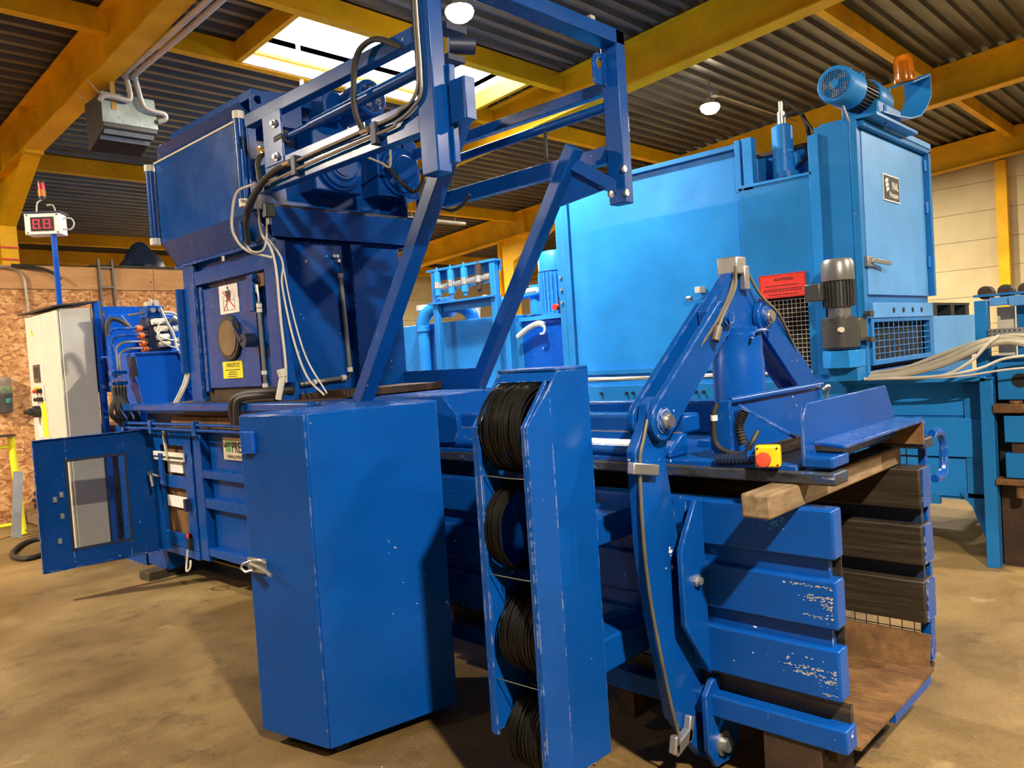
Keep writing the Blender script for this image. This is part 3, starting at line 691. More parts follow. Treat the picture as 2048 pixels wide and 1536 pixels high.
part(B(2.50, 2.60, 4.6, 6.0, 1.22, 1.30), 'inner_rail', 'rust', BP)
part(B(2.72, 3.44, 3.95, 4.33, 1.408, 1.45), 'deck_step', 'rust_dark', BP)
# --- chute tower
part(B(2.56, 3.46, 4.40, 5.58, 1.40, 2.40), 'chute_box', 'blue', BP)
for y0, y1 in ((5.44, 5.60), (4.33, 4.46)):
    part(MB().box(2.50, 2.512, y0, y1, 1.405, 2.39).box(2.512, 2.56, y0, y0+.012, 1.405, 2.39).box(2.512, 2.56, y1-.012, y1, 1.405, 2.39), 'corner_post', 'blue', BP, .002)
part(B(2.505, 2.56, 4.46, 5.44, 2.225, 2.32), 'header', 'blue', BP, .003)
part(B(2.55, 2.56, 4.46, 5.44, 2.32, 2.39), 'header_infill', 'blue', BP)
part(B(2.545, 2.56, 4.50, 5.44, 1.41, 1.50), 'sill_plate', 'rust_dark', BP)
dr_ = part(B(2.525, 2.548, 4.64, 5.365, 1.50, 2.19), 'chute_door', 'blue', BP, .004)
part(B(2.515, 2.55, 5.365, 5.40, 1.48, 2.21), 'door_jamb', 'blue', BP)
part(B(2.49, 2.53, 4.60, 4.665, 1.98, 2.21), 'door_hinge', 'blue', dr_, .004)
part(MB().lathe([(.150, 0), (.155, .5), (.145, 1)], (2.525, 5.006, 1.832), (2.505, 5.006, 1.832), 36), 'porthole_rim', 'rubber', dr_)
part(MB().cyl((2.51, 5.006, 1.832), (2.500, 5.006, 1.832), .118, 36), 'porthole_glass', 'porthole', dr_)
part(MB().tube(spline([(2.49, 4.89, 1.94), (2.47, 4.84, 1.90), (2.46, 4.80, 1.87)], 4), .012, 8).bar((2.46, 4.80, 1.87), (2.46, 4.72, 1.80), .03, .03).cyl((2.45, 4.70, 1.80), (2.53, 4.70, 1.80), .045, 14), 'door_latch', 'blue_dark', dr_)
s1 = part(B(2.519, 2.5245, 4.85, 5.11, 1.995, 2.185), 'warning_sign', 'white', dr_)
pic = MB().cyl((2.519, 4.985, 2.165), (2.5175, 4.985, 2.165), .011, 12)
pic.plate([(2.5185, y, z) for y, z in ((5.035, 2.145), (4.955, 2.15), (4.945, 2.115), (4.965, 2.075), (4.985, 2.11), (5.005, 2.075), (5.015, 2.13))], (-1, 0, 0), .001)
pic.box(2.5175, 2.5185, 5.005, 5.011, 2.015, 2.085)
part(pic, 'pictogram', 'ink', s1)
cr = MB(); cr.bar((2.5178, 5.06, 2.14), (2.5178, 4.90, 2.02), .001, .008, (1, 0, 0)); cr.bar((2.5178, 4.90, 2.15), (2.5178, 5.05, 2.02), .001, .008, (1, 0, 0))
cr = MB().plate([(2.5172, 5.063, 2.144), (2.5172, 5.057, 2.150), (2.5172, 4.897, 2.03), (2.5172, 4.903, 2.024)], (-1, 0, 0), .0006)
cr.plate([(2.5172, 4.903, 2.156), (2.5172, 4.909, 2.150), (2.5172, 5.059, 2.024), (2.5172, 5.053, 2.018)], (-1, 0, 0), .0006)
part(cr, 'red_cross', 'ink_red', s1)
bx_ = MB()
for y0, y1, z0, z1 in ((4.90, 4.903, 2.015, 2.12), (5.055, 5.058, 2.015, 2.12), (4.90, 5.058, 2.08, 2.083), (4.90, 5.058, 2.015, 2.018)): bx_.box(2.518, 2.519, y0, y1, z0, z1)
part(bx_, 'pictogram', 'ink', s1)
s2 = part(B(2.519, 2.5245, 4.87, 5.138, 1.563, 1.676), 'warning_sign', 'sign_yellow', dr_)
part(text('VAROITUS!', .042, (2.5185, 5.085, 1.637), **NX, sx=.9), 'lettering', 'ink', s2)
ln = MB()
for k, (a, b_) in enumerate(((5.10, 4.90), (5.05, 4.95), (5.06, 4.94), (5.07, 4.94))):
    y = a
    while y > b_: l = random.uniform(.012, .03); ln.box(2.518, 2.519, max(b_, y-l), y, 1.616-.0145*k, 1.622-.0145*k); y -= l+.007
part(ln, 'small_print', 'ink', s2)
part(MB().cyl((2.50, 4.545, 1.50), (2.50, 4.555, 2.03), .013, 10), 'conduit', 'motor_light', BP)
for z in (2.02, 1.99, 1.60, 1.52): part(MB().cyl((2.50, 4.55, z), (2.50, 4.55, z-.025), .018, 10), 'conduit_clip', 'white_plastic', BP)
part(MB().tube(spline([(2.50, 4.545, 1.50), (2.50, 4.54, 1.45), (2.49, 4.50, 1.43), (2.47, 4.46, 1.435)], 5), .007, 6), 'cable', 'cable_white', BP)
part(MB().tube(spline([(2.50, 4.55, 2.03), (2.50, 4.55, 2.08), (2.50, 4.56, 2.11)], 5), .007, 6).cyl((2.50, 4.56, 2.09), (2.50, 4.56, 2.14), .012, 8), 'sensor', 'galv', BP)
part(B(2.53, 2.545, 4.52, 4.60, 2.13, 2.215), 'guard_block', 'rust', BP)
# left corner tube with cables
part(MB().cyl((2.49, 5.64, 1.62), (2.49, 5.64, 2.22), .035, 14), 'cable_tube', 'blue_smooth', BP)
part(MB().tube(spline([(2.49, 5.64, 1.62), (2.47, 5.65, 1.55), (2.44, 5.68, 1.47), (2.42, 5.72, 1.41)], 5), .012, 6).tube(spline([(2.50, 5.63, 1.62), (2.48, 5.63, 1.55), (2.45, 5.66, 1.47), (2.43, 5.70, 1.41)], 5), .010, 6), 'cable', 'cable_white', BP)
# right-hand face of the chute
part(B(2.56, 3.02, 4.375, 4.40, 1.44, 2.39), 'side_panel', 'blue', BP)
part(MB().prism([(2.52, 1.41), (2.52, 2.39), (2.585, 2.39), (2.615, 1.41)], 'y', 4.335, 4.375), 'side_strip', 'blue', BP, .003)
part(MB().box(3.065, 3.15, 4.325, 4.337, 1.41, 2.39).box(3.065, 3.077, 4.337, 4.40, 1.41, 2.39), 'side_post', 'blue', BP, .002)
part(B(3.15, 3.48, 4.36, 4.40, 1.42, 2.38), 'side_panel', 'blue', BP, .003)
part(B(2.60, 3.48, 4.30, 4.40, 1.408, 1.44), 'side_foot', 'rust_dark', BP)
part(MB().cyl((3.005, 4.355, 1.56), (2.985, 4.355, 2.20), .016, 10), 'conduit', 'motor_light', BP)
part(MB().cyl((2.62, 4.35, 1.50), (2.955, 4.35, 1.52), .015, 10), 'conduit', 'motor_light', BP)
for p, q in (((3.005, 4.355, 1.555), (3.005, 4.355, 1.585)), ((2.93, 4.35, 1.518), (2.96, 4.35, 1.52)), ((2.985, 4.355, 2.17), (2.984, 4.355, 2.20)), ((2.72, 4.35, 1.505), (2.735, 4.35, 1.506))): part(MB().cyl(p, q, .020, 10), 'conduit_clip', 'cable_white', BP)
part(MB().tube(spline([(3.005, 4.355, 1.56), (3.005, 4.355, 1.535), (2.985, 4.355, 1.52), (2.955, 4.35, 1.52)], 5), .006, 6), 'cable', 'rubber', BP)
part(bolts([(2.94, 4.37, 2.31), (2.965, 4.37, 2.31), (2.975, 4.37, 2.28)], 'y', .012, .03), 'sensor_bolt', 'galv', BP)
part(MB().tube(spline([(2.97, 4.35, 2.28), (2.99, 4.34, 2.25), (2.985, 4.345, 2.20)], 5), .006, 6), 'cable', 'rubber', BP)
# corner pipe and the cables that hang down it
part(MB().cyl((2.53, 4.30, 1.52), (2.515, 4.30, 2.28), .036, 14), 'drop_pipe', 'blue_smooth', BP)
def hose(pts, r, mat, name='hose', n=8, k=6): return part(MB().tube(spline(pts, k), r, n), name, mat, BP)
hose([(2.42, 4.33, 2.62), (2.42, 4.31, 2.42), (2.46, 4.29, 2.33), (2.48, 4.28, 2.20), (2.48, 4.27, 1.90), (2.49, 4.27, 1.65), (2.49, 4.28, 1.52)], .008, 'cable_white', 'cable')
hose([(2.44, 4.30, 2.40), (2.49, 4.26, 2.30), (2.51, 4.25, 2.22), (2.50, 4.26, 2.10), (2.52, 4.22, 1.80), (2.56, 4.16, 1.55), (2.62, 4.08, 1.43)], .0065, 'cable_white', 'cable')
hose([(2.51, 4.25, 2.22), (2.53, 4.22, 1.95), (2.56, 4.15, 1.66), (2.62, 4.05, 1.44)], .005, 'cable_white', 'cable')
part(MB().cyl((2.47, 4.28, 1.56), (2.44, 4.30, 1.42), .019, 10).cyl((2.46, 4.28, 1.60), (2.47, 4.28, 1.56), .026, 8), 'taped_hose', 'cable_white', BP)
hose([(2.55, 4.30, 1.47), (2.45, 4.42, 1.47), (2.40, 4.60, 1.465), (2.37, 4.72, 1.43), (2.37, 4.76, 1.36), (2.38, 4.76, 1.27)], .024, 'rubber')
hose([(2.52, 4.34, 1.45), (2.42, 4.48, 1.45), (2.38, 4.62, 1.44), (2.36, 4.67, 1.40), (2.36, 4.69, 1.27)], .022, 'rubber')
# --- hopper
HX, HY0, HY1, HZ0, HZ1 = 2.38, 4.33, 5.64, 2.545, 3.10
part(B(HX, HX+.012, HY0, HY1, HZ0, HZ1), 'hopper_front', 'blue_smooth', BP, .002)
part(MB().plate([(HX, HY0, HZ0), (HX, HY1, HZ0), (2.505, 5.68, 2.385), (2.505, HY0-.01, 2.385)], (1, 0, 0), .012), 'hopper_slope', 'blue_smooth', BP)
part(B(2.49, 2.51, 4.30, 5.70, 2.375, 2.39), 'slope_lip', 'blue', BP)
part(bolts([(2.49, 4.95, 2.37)], 'z', .012, -.035), 'bolt', 'bolt', BP)
part(MB().plate([(HX, HY1, HZ0), (HX, HY1, HZ1), (3.6, HY1, HZ1), (3.6, HY1, HZ0)], (0, -1, 0), .012), 'hopper_side', 'blue', BP)
part(MB().plate([(HX, HY1, HZ0), (3.6, HY1, HZ0), (3.48, 5.68, 2.385), (2.505, 5.68, 2.385)], (0, -1, 0), .012), 'hopper_side_slope', 'blue', BP)
part(B(3.55, 3.565, HY0, HY1, 2.4, 3.21), 'hopper_back', 'blue', BP)
part(B(HX-.005, HX+.04, HY0, HY1+.01, HZ1, HZ1+.012), 'hopper_ledge', 'cream_plate', BP)
part(MB().plate([(HX+.04, HY1+.01, HZ1+.01), (HX-.03, HY1-.12, HZ1+.085), (HX-.03, HY0+.02, HZ1+.085), (HX+.04, HY0, HZ1+.01)], (1, 0, 0), .01), 'hopper_hood', 'blue_smooth', BP)
part(bolts([(HX+.02, yy, zz) for yy in (5.45, 5.28, 5.05, 4.85) for zz in (HZ1+.06,)], 'x', .006, .02), 'hood_bolt', 'bolt', BP)
part(MB().tube([(HX+.06, HY1+.0+.05*math.cos(a), HZ1+.08+.06*math.sin(a)) for a in [k*.35 for k in range(18)]], .012, 6), 'lifting_ring', 'galv', BP)
for yy, z0, z1, xx in ((HY1+.045, 2.585, 3.055, HX-.02), (HY0+.03, 2.62, 3.09, HX-.025)):
    q = part(MB().cyl((xx, yy, z0), (xx, yy, z1), .030, 16), 'end_tube', 'blue_smooth', BP)
    part(MB().cyl((xx, yy, z1), (xx, yy, z1+.045), .035, 16), 'tube_cap', 'white_plastic', q)
    part(MB().cyl((xx, yy, z0-.045), (xx, yy, z0), .035, 16), 'tube_cap', 'white_plastic', q)
# hopper right-hand side: lip, gear wall, gearboxes, motor
part(MB().plate([(2.49, 4.30, 2.405), (3.56, 4.30, 2.405), (3.58, 4.26, 2.575), (2.445, 4.26, 2.575)], (0, 1, 0), .012), 'lip', 'blue', BP, .002)
part(B(2.45, 3.60, 4.26, 4.30, 2.575, 2.59), 'lip_edge', 'scuffed_edge', BP)
part(MB().prism([(2.41, 2.56), (2.41, 3.08), (2.46, 3.08), (2.46, 2.7), (2.62, 2.59), (2.62, 2.56)], 'y', 4.36, 4.372), 'corner_gusset', 'blue', BP)
part(B(2.40, 3.56, 4.52, 4.54, 2.40, 3.21), 'gear_wall', 'blue', BP)
part(B(2.41, 3.56, 4.54, 5.5, 3.20, 3.215), 'hopper_top', 'blue', BP)
part(holed([(2.41, 3.08), (2.75, 3.08), (2.76, 3.27), (2.71, 3.30), (2.46, 3.265), (2.415, 3.22)], (2.465, 3.215), .027, 4.315, 4.328), 'gusset_plate', 'blue', BP)
part(B(2.45, 3.0, 4.36, 5.5, 3.24, 3.29), 'hopper_rim', 'blue_smooth', BP)
for gx, gz in ((3.01, 2.895), (3.51, 2.91)):
    gb = part(MB().prism([(gx-.18, gz-.17), (gx+.18, gz-.17), (gx+.18, gz+.22), (gx+.05, gz+.30), (gx-.18, gz+.25)], 'y', 4.33, 4.52), 'gearbox', 'blue', BP, .01)
    part(MB().lathe([(.165, 0), (.165, .4), (.145, .45), (.145, .7), (.115, .75), (.10, 1)], (gx, 4.335, gz), (gx, 4.255, gz), 36), 'gear_cover', 'blue_smooth', gb)
    part(MB().cyl((gx, 4.26, gz), (gx, 4.245, gz), .085, 30), 'gear_cap', 'blue_smooth', gb)
    part(bolts([(gx+.15*math.cos(a), 4.332, gz+.15*math.sin(a)) for a in (.6, 2.5, 3.8, 5.6)], 'y', .010, .012), 'bolt', 'blue', gb)
part(MB().prism([(2.90, 3.05), (3.30, 3.05), (3.28, 3.22), (3.20, 3.38), (2.96, 3.36)], 'y', 4.40, 4.52), 'motor_mount', 'blue', BP, .008)
mo = part(MB().lathe([(.10, 0), (.115, .03), (.115, .35), (.10, .36), (.10, 1)], (3.09, 4.02, 3.265), (3.09, 4.50, 3.265), 28), 'motor', 'blue_smooth', BP)
part(MB().cyl((3.09, 4.019, 3.265), (3.09, 4.03, 3.265), .088, 28), 'fan_grille', 'black', mo)
gr = MB()
for k in range(-7, 8):
    c_ = .011*k; h_ = math.sqrt(max(0, .086**2-c_*c_)); gr.box(3.09+c_-.002, 3.09+c_+.002, 4.012, 4.018, 3.265-h_, 3.265+h_); gr.box(3.09-h_, 3.09+h_, 4.012, 4.018, 3.265+c_-.002, 3.265+c_+.002)
part(gr, 'fan_guard', 'blue', mo)
part(B(2.86, 2.99, 4.22, 4.40, 3.16, 3.33), 'terminal_box', 'blue', BP, .01)
hose([(2.98, 4.28, 3.04), (3.05, 4.22, 3.02), (3.13, 4.20, 2.96)], .010, 'cable_tan')
part(corrugated([(3.33, 4.24, 2.93), (3.42, 4.19, 2.80), (3.50, 4.18, 2.75), (3.60, 4.2, 2.82), (3.67, 4.24, 2.98)], .014, 8), 'conduit', 'rubber', BP)
hose([(3.10, 4.22, 2.96), (3.25, 4.20, 2.92), (3.33, 4.20, 2.90), (3.36, 4.22, 3.02)], .008, 'cable_tan')
# --- sliding frame above the press
FN, FF = 2.30, 3.65
for xx, nm in ((FN, 0), (FF, 1)):
    part(B(xx-.04, xx+.04, 2.52, 2.63, 2.39 if nm else 2.395, 3.33), 'frame_post', 'blue', BP, .006)
    part(B(xx-.03, xx+.03, 2.63, 4.14 if not nm else 4.3, 2.975, 3.045) if not nm else B(xx-.03, xx+.03, 2.60, 4.3, 3.01, 3.075), 'frame_rail', 'blue', BP, .004)
    part(B(xx-.03, xx+.03, 2.60, 4.05 if not nm else 4.3, 2.585 if not nm else 2.63, 2.665 if not nm else 2.725), 'frame_rail', 'blue', BP, .004)
    zc = 2.845 if not nm else 2.93
    part(MB().lathe([(.020, 0), (.020, .22), (.027, .22), (.027, 1)], (xx+.0, 3.76 if not nm else 4.25, zc-.01), (xx, 2.66 if not nm else 2.53, zc+.015), 16), 'slide_cylinder', 'blue_smooth', BP)
part(B(FN-.04, FF+.04, 2.52, 2.63, 3.25, 3.33), 'frame_cross_beam', 'blue', BP, .006)
part(B(3.42, 3.46, 2.54, 2.58, 3.33, 3.36), 'stud', 'galv', BP)
part(B(FN-.034, FN+.03, 2.63, 4.05, 2.665, 2.73), 'pipe_channel', 'blue', BP, .003)
part(B(FN+.04, FN+.075, 2.50, 2.56, 2.44, 2.86), 'slide_shoe', 'blue', BP, .004)
part(B(FN+.03, FN+.09, 2.40, 2.50, 2.60, 2.78), 'slide_shoe', 'blue', BP, .004)
cy = MB().box(2.36, 2.48, 2.52, 2.60, 3.02, 3.05).box(2.36, 2.46, 2.52, 2.60, 2.89, 2.915).cyl((2.40, 2.56, 2.965), (2.50, 2.50, 2.965), .035, 16)
part(cy, 'cylinder_eye', 'blue_dark', BP)
# bracket where the near cylinder starts
cb = part(MB().box(FN-.04, FN-.028, 3.74, 3.93, 2.70, 2.98).box(FN-.028, FN+.06, 3.92, 3.93, 2.70, 2.98), 'cylinder_bracket', 'blue', BP, .003)
for z in (2.91, 2.735): part(MB().lathe([(.022, 0), (.022, .4), (.012, .45), (.012, 1)], (FN-.04, 3.80, z), (FN-.065, 3.80, z), 16), 'bolt', 'bolt', cb)
part(MB().cyl((FN-.01, 3.82, 2.83), (FN-.01, 3.74, 2.835), .034, 14), 'rod_end', 'rubber', cb)
# pipes on the near frame
for dz, dx in ((.015, -.045), (-.03, -.05)):
    zz = 2.66+dz
    part(MB().tube(spline([(FN+dx, 3.95, zz-.02), (FN+dx, 3.5, zz), (FN+dx, 3.0, zz+.01), (FN+dx, 2.80, zz+.015), (FN+dx, 2.74+.03*(dz < 0), zz+.03), (FN+dx, 2.66+.02*(dz < 0), zz+.05), (FN+dx, 2.615-.02*(dz < 0), zz+.10), (FN+dx, 2.60-.02*(dz < 0), zz+.20), (FN+dx, 2.60-.02*(dz < 0), 3.05), (FN+dx, 2.595-.02*(dz < 0), 3.45)], 6), .008, 8), 'hydraulic_pipe', 'wire_grey', BP)
for yy in (3.62, 2.93):
    cl_ = part(B(FN-.062, FN-.03, yy-.02, yy+.02, 2.60, 2.70), 'pipe_clamp', 'blue_dark', BP, .003)
    part(MB().cyl((FN-.06, yy+.03, 2.675), (FN-.06, yy+.09, 2.675), .014, 8), 'fitting', 'bolt', cl_)
hose([(FN-.05, 3.02, 2.69), (FN-.07, 3.04, 2.78), (FN-.07, 3.03, 2.93), (FN-.07, 2.98, 3.03), (FN-.06, 2.86, 3.05), (FN-.03, 2.72, 2.98)], .014, 'rubber')
hose([(FN-.05, 3.70, 2.67), (FN-.06, 3.80, 2.66), (FN-.07, 3.95, 2.61), (FN-.06, 4.12, 2.52), (2.32, 4.30, 2.46), (2.36, 4.37, 2.36)], .016, 'rubber')
hose([(FN-.02, 3.98, 2.80), (FN-.05, 3.99, 2.74), (FN-.05, 3.98, 2.62), (FN-.06, 4.02, 2.58), (2.28, 4.22, 2.47), (2.34, 4.33, 2.36)], .016, 'rubber')
part(MB().cyl((FN-.03, 3.975, 2.79), (FN-.04, 3.985, 2.83), .016, 8).cyl((FN-.04, 3.985, 2.815), (FN-.01, 3.90, 2.80), .013, 8), 'fitting', 'brass', BP)
hose([(2.30, 4.12, 2.66), (2.27, 4.28, 2.64), (2.27, 4.36, 2.53), (2.28, 4.385, 2.42), (2.34, 4.36, 2.32), (2.46, 4.28, 2.27)], .008, 'cable_white', 'cable')
hose([(2.44, 4.27, 2.50), (2.42, 4.26, 2.38), (2.40, 4.28, 2.31), (2.36, 4.33, 2.31), (2.335, 4.36, 2.36)], .006, 'cable_white', 'cable')
part(B(2.41, 2.47, 4.22, 4.27, 2.50, 2.58), 'junction_box', 'black', BP, .004)
part(MB().cyl((2.44, 4.245, 2.50), (2.44, 4.245, 2.46), .014, 8), 'cable_gland', 'galv', BP)
# struts down to the press
part(MB().bar((2.50, 2.60, 2.71), (2.50, 3.53, 1.40), .075, .085, (1, 0, 0)), 'strut', 'blue', BP, .005)
part(MB().bar((3.47, 2.74, 2.72), (3.47, 3.68, 1.36), .075, .085, (1, 0, 0)), 'strut', 'blue', BP, .005)
part(MB().bar((3.47, 2.83, 2.67), (3.65, 2.58, 2.47), .07, .07), 'strut_link', 'blue', BP, .005)
part(MB().bar((2.50, 2.72, 2.60), (2.30, 2.58, 2.45), .06, .06), 'strut_link', 'blue', BP, .005)
part(MB().plate([(3.49, 2.80, 2.62), (3.60, 2.645, 2.48), (3.50, 2.90, 2.42)], (.6, .6, 0), .01), 'strut_gusset', 'blue', BP)
part(bolts([(3.61, 2.525, 2.57), (3.61, 2.52, 2.44), (3.52, 2.56, 2.43)], 'y', .020, .015), 'bolt', 'bolt', BP)
part(holed([(3.50, 3.04), (3.61, 3.04), (3.61, 3.215), (3.53, 3.205), (3.50, 3.175)], (3.56, 3.155), .028, 2.60, 2.612), 'lifting_plate', 'blue', BP)
hose([(3.60, 3.05, 2.90), (3.60, 3.06, 2.84), (3.60, 3.06, 2.74)], .012, 'rubber')
hose([(3.55, 3.95, 2.60), (3.55, 3.85, 2.57), (3.55, 3.75, 2.59), (3.55, 3.68, 2.64)], .012, 'rubber')
# --- wire rack hung on two boxes
part(B(2.15, 2.165, 1.72, 1.76, .24, 1.535), 'rack_back', 'blue_smooth', BP)
part(B(2.15, 2.165, 1.94, 1.98, .30, 1.535), 'rack_back', 'blue_smooth', BP)
part(MB().prism([(1.85, .285), (1.85, 1.36), (2.0, 1.535), (2.165, 1.535), (2.165, .285)], 'y', 1.978, 1.988), 'rack_side', 'blue', BP, .003)
rs_ = MB().prism([(1.955, .17), (1.955, 1.483), (2.0, 1.535), (2.165, 1.535), (2.165, .17)], 'y', 1.712, 1.722)
rs_.add([(1.85, 1.728, .17), (1.955, 1.712, .17), (1.955, 1.712, 1.483), (1.85, 1.728, 1.36), (1.85, 1.738, .17), (1.955, 1.722, .17), (1.955, 1.722, 1.483), (1.85, 1.738, 1.36)], [(0, 1, 2, 3), (4, 7, 6, 5), (0, 3, 7, 4), (3, 2, 6, 7), (0, 4, 5, 1)])
part(rs_, 'rack_side', 'blue', BP, .002)
for y0, y1, zb_ in ((1.738, 1.755, .17), (1.955, 1.978, .285)):
    part(MB().prism([(1.85, zb_), (1.85, 1.36), (2.0, 1.535), (2.012, 1.53), (1.862, 1.355), (1.862, zb_)], 'y', y0, y1), 'rack_flange', 'blue', BP, .002)
part(B(1.995, 2.165, 1.712, 1.988, 1.535, 1.546), 'rack_top', 'blue', BP, .003)
part(MB().plate([(2.0, 1.722, 1.535), (2.0, 1.978, 1.535), (1.972, 1.978, 1.503), (1.972, 1.722, 1.503)], (.7, 0, -.7), .008), 'rack_lintel', 'blue', BP)
CZ = (1.345, 1.0, .63, .275)
for z in CZ: [part(MB().tube(spline(q_, 5), .0022, 6), 'coil_rod', 'rod_grey', BP) for q_ in ([(1.88, 1.97, z-.158), (1.90, 1.85, z-.165), (1.90, 1.74, z-.160)], [(2.10, 1.97, z-.135), (2.11, 1.85, z-.14), (2.10, 1.735, z-.135)])]
part(B(2.165, 2.52, 1.76, 1.94, .885, .99), 'rack_bracket', 'blue', BP, .008)
part(B(2.165, 2.52, 1.76, 1.94, .42, .545), 'rack_bracket', 'blue', BP, .008)
# --- guard cabinet (swung out a little)
cab = part(MB().prism([(1.69, 2.775), (2.282, 2.662), (2.42, 3.16), (1.612, 3.172)], 'z', .05, 1.42), 'guard_cabinet', 'blue', BP, .006)
CM = Matrix.Translation((1.69, 2.775, .05)) @ Matrix.Rotation(R(11.1), 4, 'Z')      # local y runs along the door face
part(MB().box(-.010, .0, .004, .40, .006, 1.364).xf(CM), 'cabinet_door', 'blue', cab, .003)
hgm = MB().cyl((-.016, .372, 1.20), (-.016, .372, 1.30), .012, 10).box(-.028, -.012, .30, .36, 1.205, 1.30)
part(hgm.xf(CM), 'cabinet_hinge', 'royal', cab, .003)
lt = MB().box(-.022, -.012, .29, .40, .70, .76).tube([(-.025, .37, .75), (-.035, .41, .735), (-.035, .43, .715), (-.035, .40, .70), (-.03, .36, .71)], .006, 6, True).tube(spline([(-.02, .40, .735), (-.035, .34, .735), (-.045, .27, .725), (-.05, .22, .705)], 5), .008, 8).tube(spline([(-.02, .36, .75), (-.035, .30, .76), (-.03, .27, .75)], 5), .006, 6)
part(lt.xf(CM), 'toggle_latch', 'galv', cab)
for fx, fy in ((1.78, 2.85), (2.20, 2.78), (2.28, 3.08), (1.72, 3.10)): part(B(fx-.03, fx+.03, fy-.03, fy+.03, 0, .052), 'cabinet_foot', 'blue_dark', cab)
part(B(2.38, 2.51, 2.98, 3.06, .90, .98), 'cabinet_arm', 'blue', cab)
# --- open mesh door
DM = Matrix.Translation((2.50, 6.43, .222)) @ Matrix.Rotation(R(174.5), 4, 'Z')      # local x runs from the hinge to the free edge
W_, H_ = .815, .98
dm = MB()
for a in ((0, .20, 0, H_), (.60, W_, 0, H_), (.20, .60, 0, .14), (.20, .60, .80, H_)): dm.box(a[0], a[1], -.004, .004, a[2], a[3])
dm.box(W_-.006, W_, -.0, .035, 0, H_).box(0, W_, 0, .035, H_-.006, H_).box(0, W_, 0, .035, 0, .006)
mdoor = part(dm.xf(DM), 'mesh_door', 'blue', BP, .002)
part(MB().box(.19, .61, .004, .006, .13, .81).xf(DM), 'perforated_sheet', 'perforated', mdoor)
fr_ = MB()
for a in ((.185, .205, .125, .815), (.595, .615, .125, .815), (.205, .595, .125, .145), (.205, .595, .795, .815)): fr_.box(a[0], a[1], .006, .010, a[2], a[3])
part(fr_.xf(DM), 'sheet_border', 'blue_dark', mdoor)
lk = MB()
for x, z in ((.70, .53), (.66, .40), (.655, .56), (.69, .22)): lk.box(x-.012, x+.012, .004, .03, z-.02, z+.02).cyl((x, .03, z), (x, .05, z), .008, 8)
part(lk.xf(DM), 'door_fitting', 'galv', mdoor)
# ================================================================== THINGS ON AND AROUND THE PRESS
# wire coils in the rack
def coil(z, n, y0, y1, r0, label, XC=2.005):
    mb = MB()
    for k in range(n):
        yc = y0+(y1-y0)*k/(n-1)+random.uniform(-.006, .006); r = r0*random.uniform(.90, 1.0); ph = random.random()*6; tl = random.uniform(-.05, .05); t2 = random.uniform(-.05, .05)
        cx = XC+random.uniform(-.004, .004); cz = z-(r0-r)*.8
        pts = [(cx+r*math.cos(a), yc+tl*r*math.cos(a)+t2*r*math.sin(a), cz+r*math.sin(a)) for a in [2*math.pi*i/36 for i in range(36)]]
        mb.tube(pts, .0024, 5, True)
    a0 = random.uniform(3, 5)
    mb.tube(spline([(1.90, y0, z-r0*.9), (1.92, (y0+y1)/2, z-r0*1.0), (2.0, y1, z-r0*.97)], 6), .0024, 5)
    return solo(mb, 'wire_coil', 'wire_black', label, 'wire coil', 'coils of baling wire in the rack', org=(2.005, 1.85, z-r0))
coil(CZ[0], 85, 1.765, 1.945, .158, 'coil of black baling wire, topmost in the tall blue rack')
coil(CZ[1], 42, 1.885, 1.965, .158, 'loose thin coil of black baling wire, second from top in the blue rack')
coil(CZ[2], 85, 1.76, 1.935, .158, 'coil of black baling wire, third from top in the blue rack', 2.02)
coil(CZ[3], 85, 1.76, 1.935, .150, 'coil of black baling wire, lowest in the blue rack', 2.015)
# timber beam laid across the outlet, block under the leg
mb = MB().box(2.285, 3.50, 1.125, 1.225, 1.033, 1.111)
solo(mb, 'timber_beam', 'timber', 'square timber beam lying across the press outlet', 'beam', bevel=.008)
solo(MB().box(-.55, .55, -.075, .075, 0, .068).xf(Matrix.Translation((2.93, 6.55, 0)) @ Matrix.Rotation(R(8), 4, 'Z')), 'timber_block', 'timber_dark', 'dark timber sleeper under the leg of the blue press', 'block', bevel=.006)
# ------------------------------------------------------------------ control cabinet
CC = thing('control_cabinet', 'tall grey control cabinet with black sloping roof beside the blue pump unit', 'cabinet', (2.37, 7.95, 0))
X0, X1, Y0, Y1 = 2.24, 2.50, 7.48, 8.42
part(B(X0, X1, Y0, Y1, .1, 2.25), 'body', 'cabinet_grey', CC, .006)
part(B(X0+.02, X1-.02, Y0+.02, Y1-.02, 0, .1), 'plinth', 'black', CC)
for a, b_ in ((Y0+.01, 7.955), (7.965, Y1-.01)):
    part(B(X0-.02, X0-.002, a, b_, .12, 2.235), 'door', 'cabinet_grey', CC, .004)
part(MB().plate([(X0-.06, Y1+.06, 2.26), (X1+.04, Y1+.06, 2.30), (X1+.04, Y0-.04, 2.30), (X0-.06, Y0-.04, 2.26)], (0, 0, 1), .012), 'roof', 'black', CC)
part(B(X1+.01, X1+.06, Y0-.03, Y0+.02, .1, 2.31), 'back_frame', 'royal', CC, .004)
part(bolts([(X1+.035, Y0-.03, z) for z in (1.55, 1.28, 1.1)], 'y', .014, .02), 'bolt', 'bolt', CC)
xf_ = X0-.02
pn = part(B(xf_-.012, xf_, 8.08, 8.25, 1.63, 1.79), 'screen_panel', 'motor_grey', CC, .003)
part(B(xf_-.014, xf_-.011, 8.105, 8.225, 1.665, 1.765), 'screen', 'rust_dark', pn)
part(B(xf_-.003, xf_, 8.13, 8.17, 1.85, 1.875), 'type_label', 'white_plastic', CC)
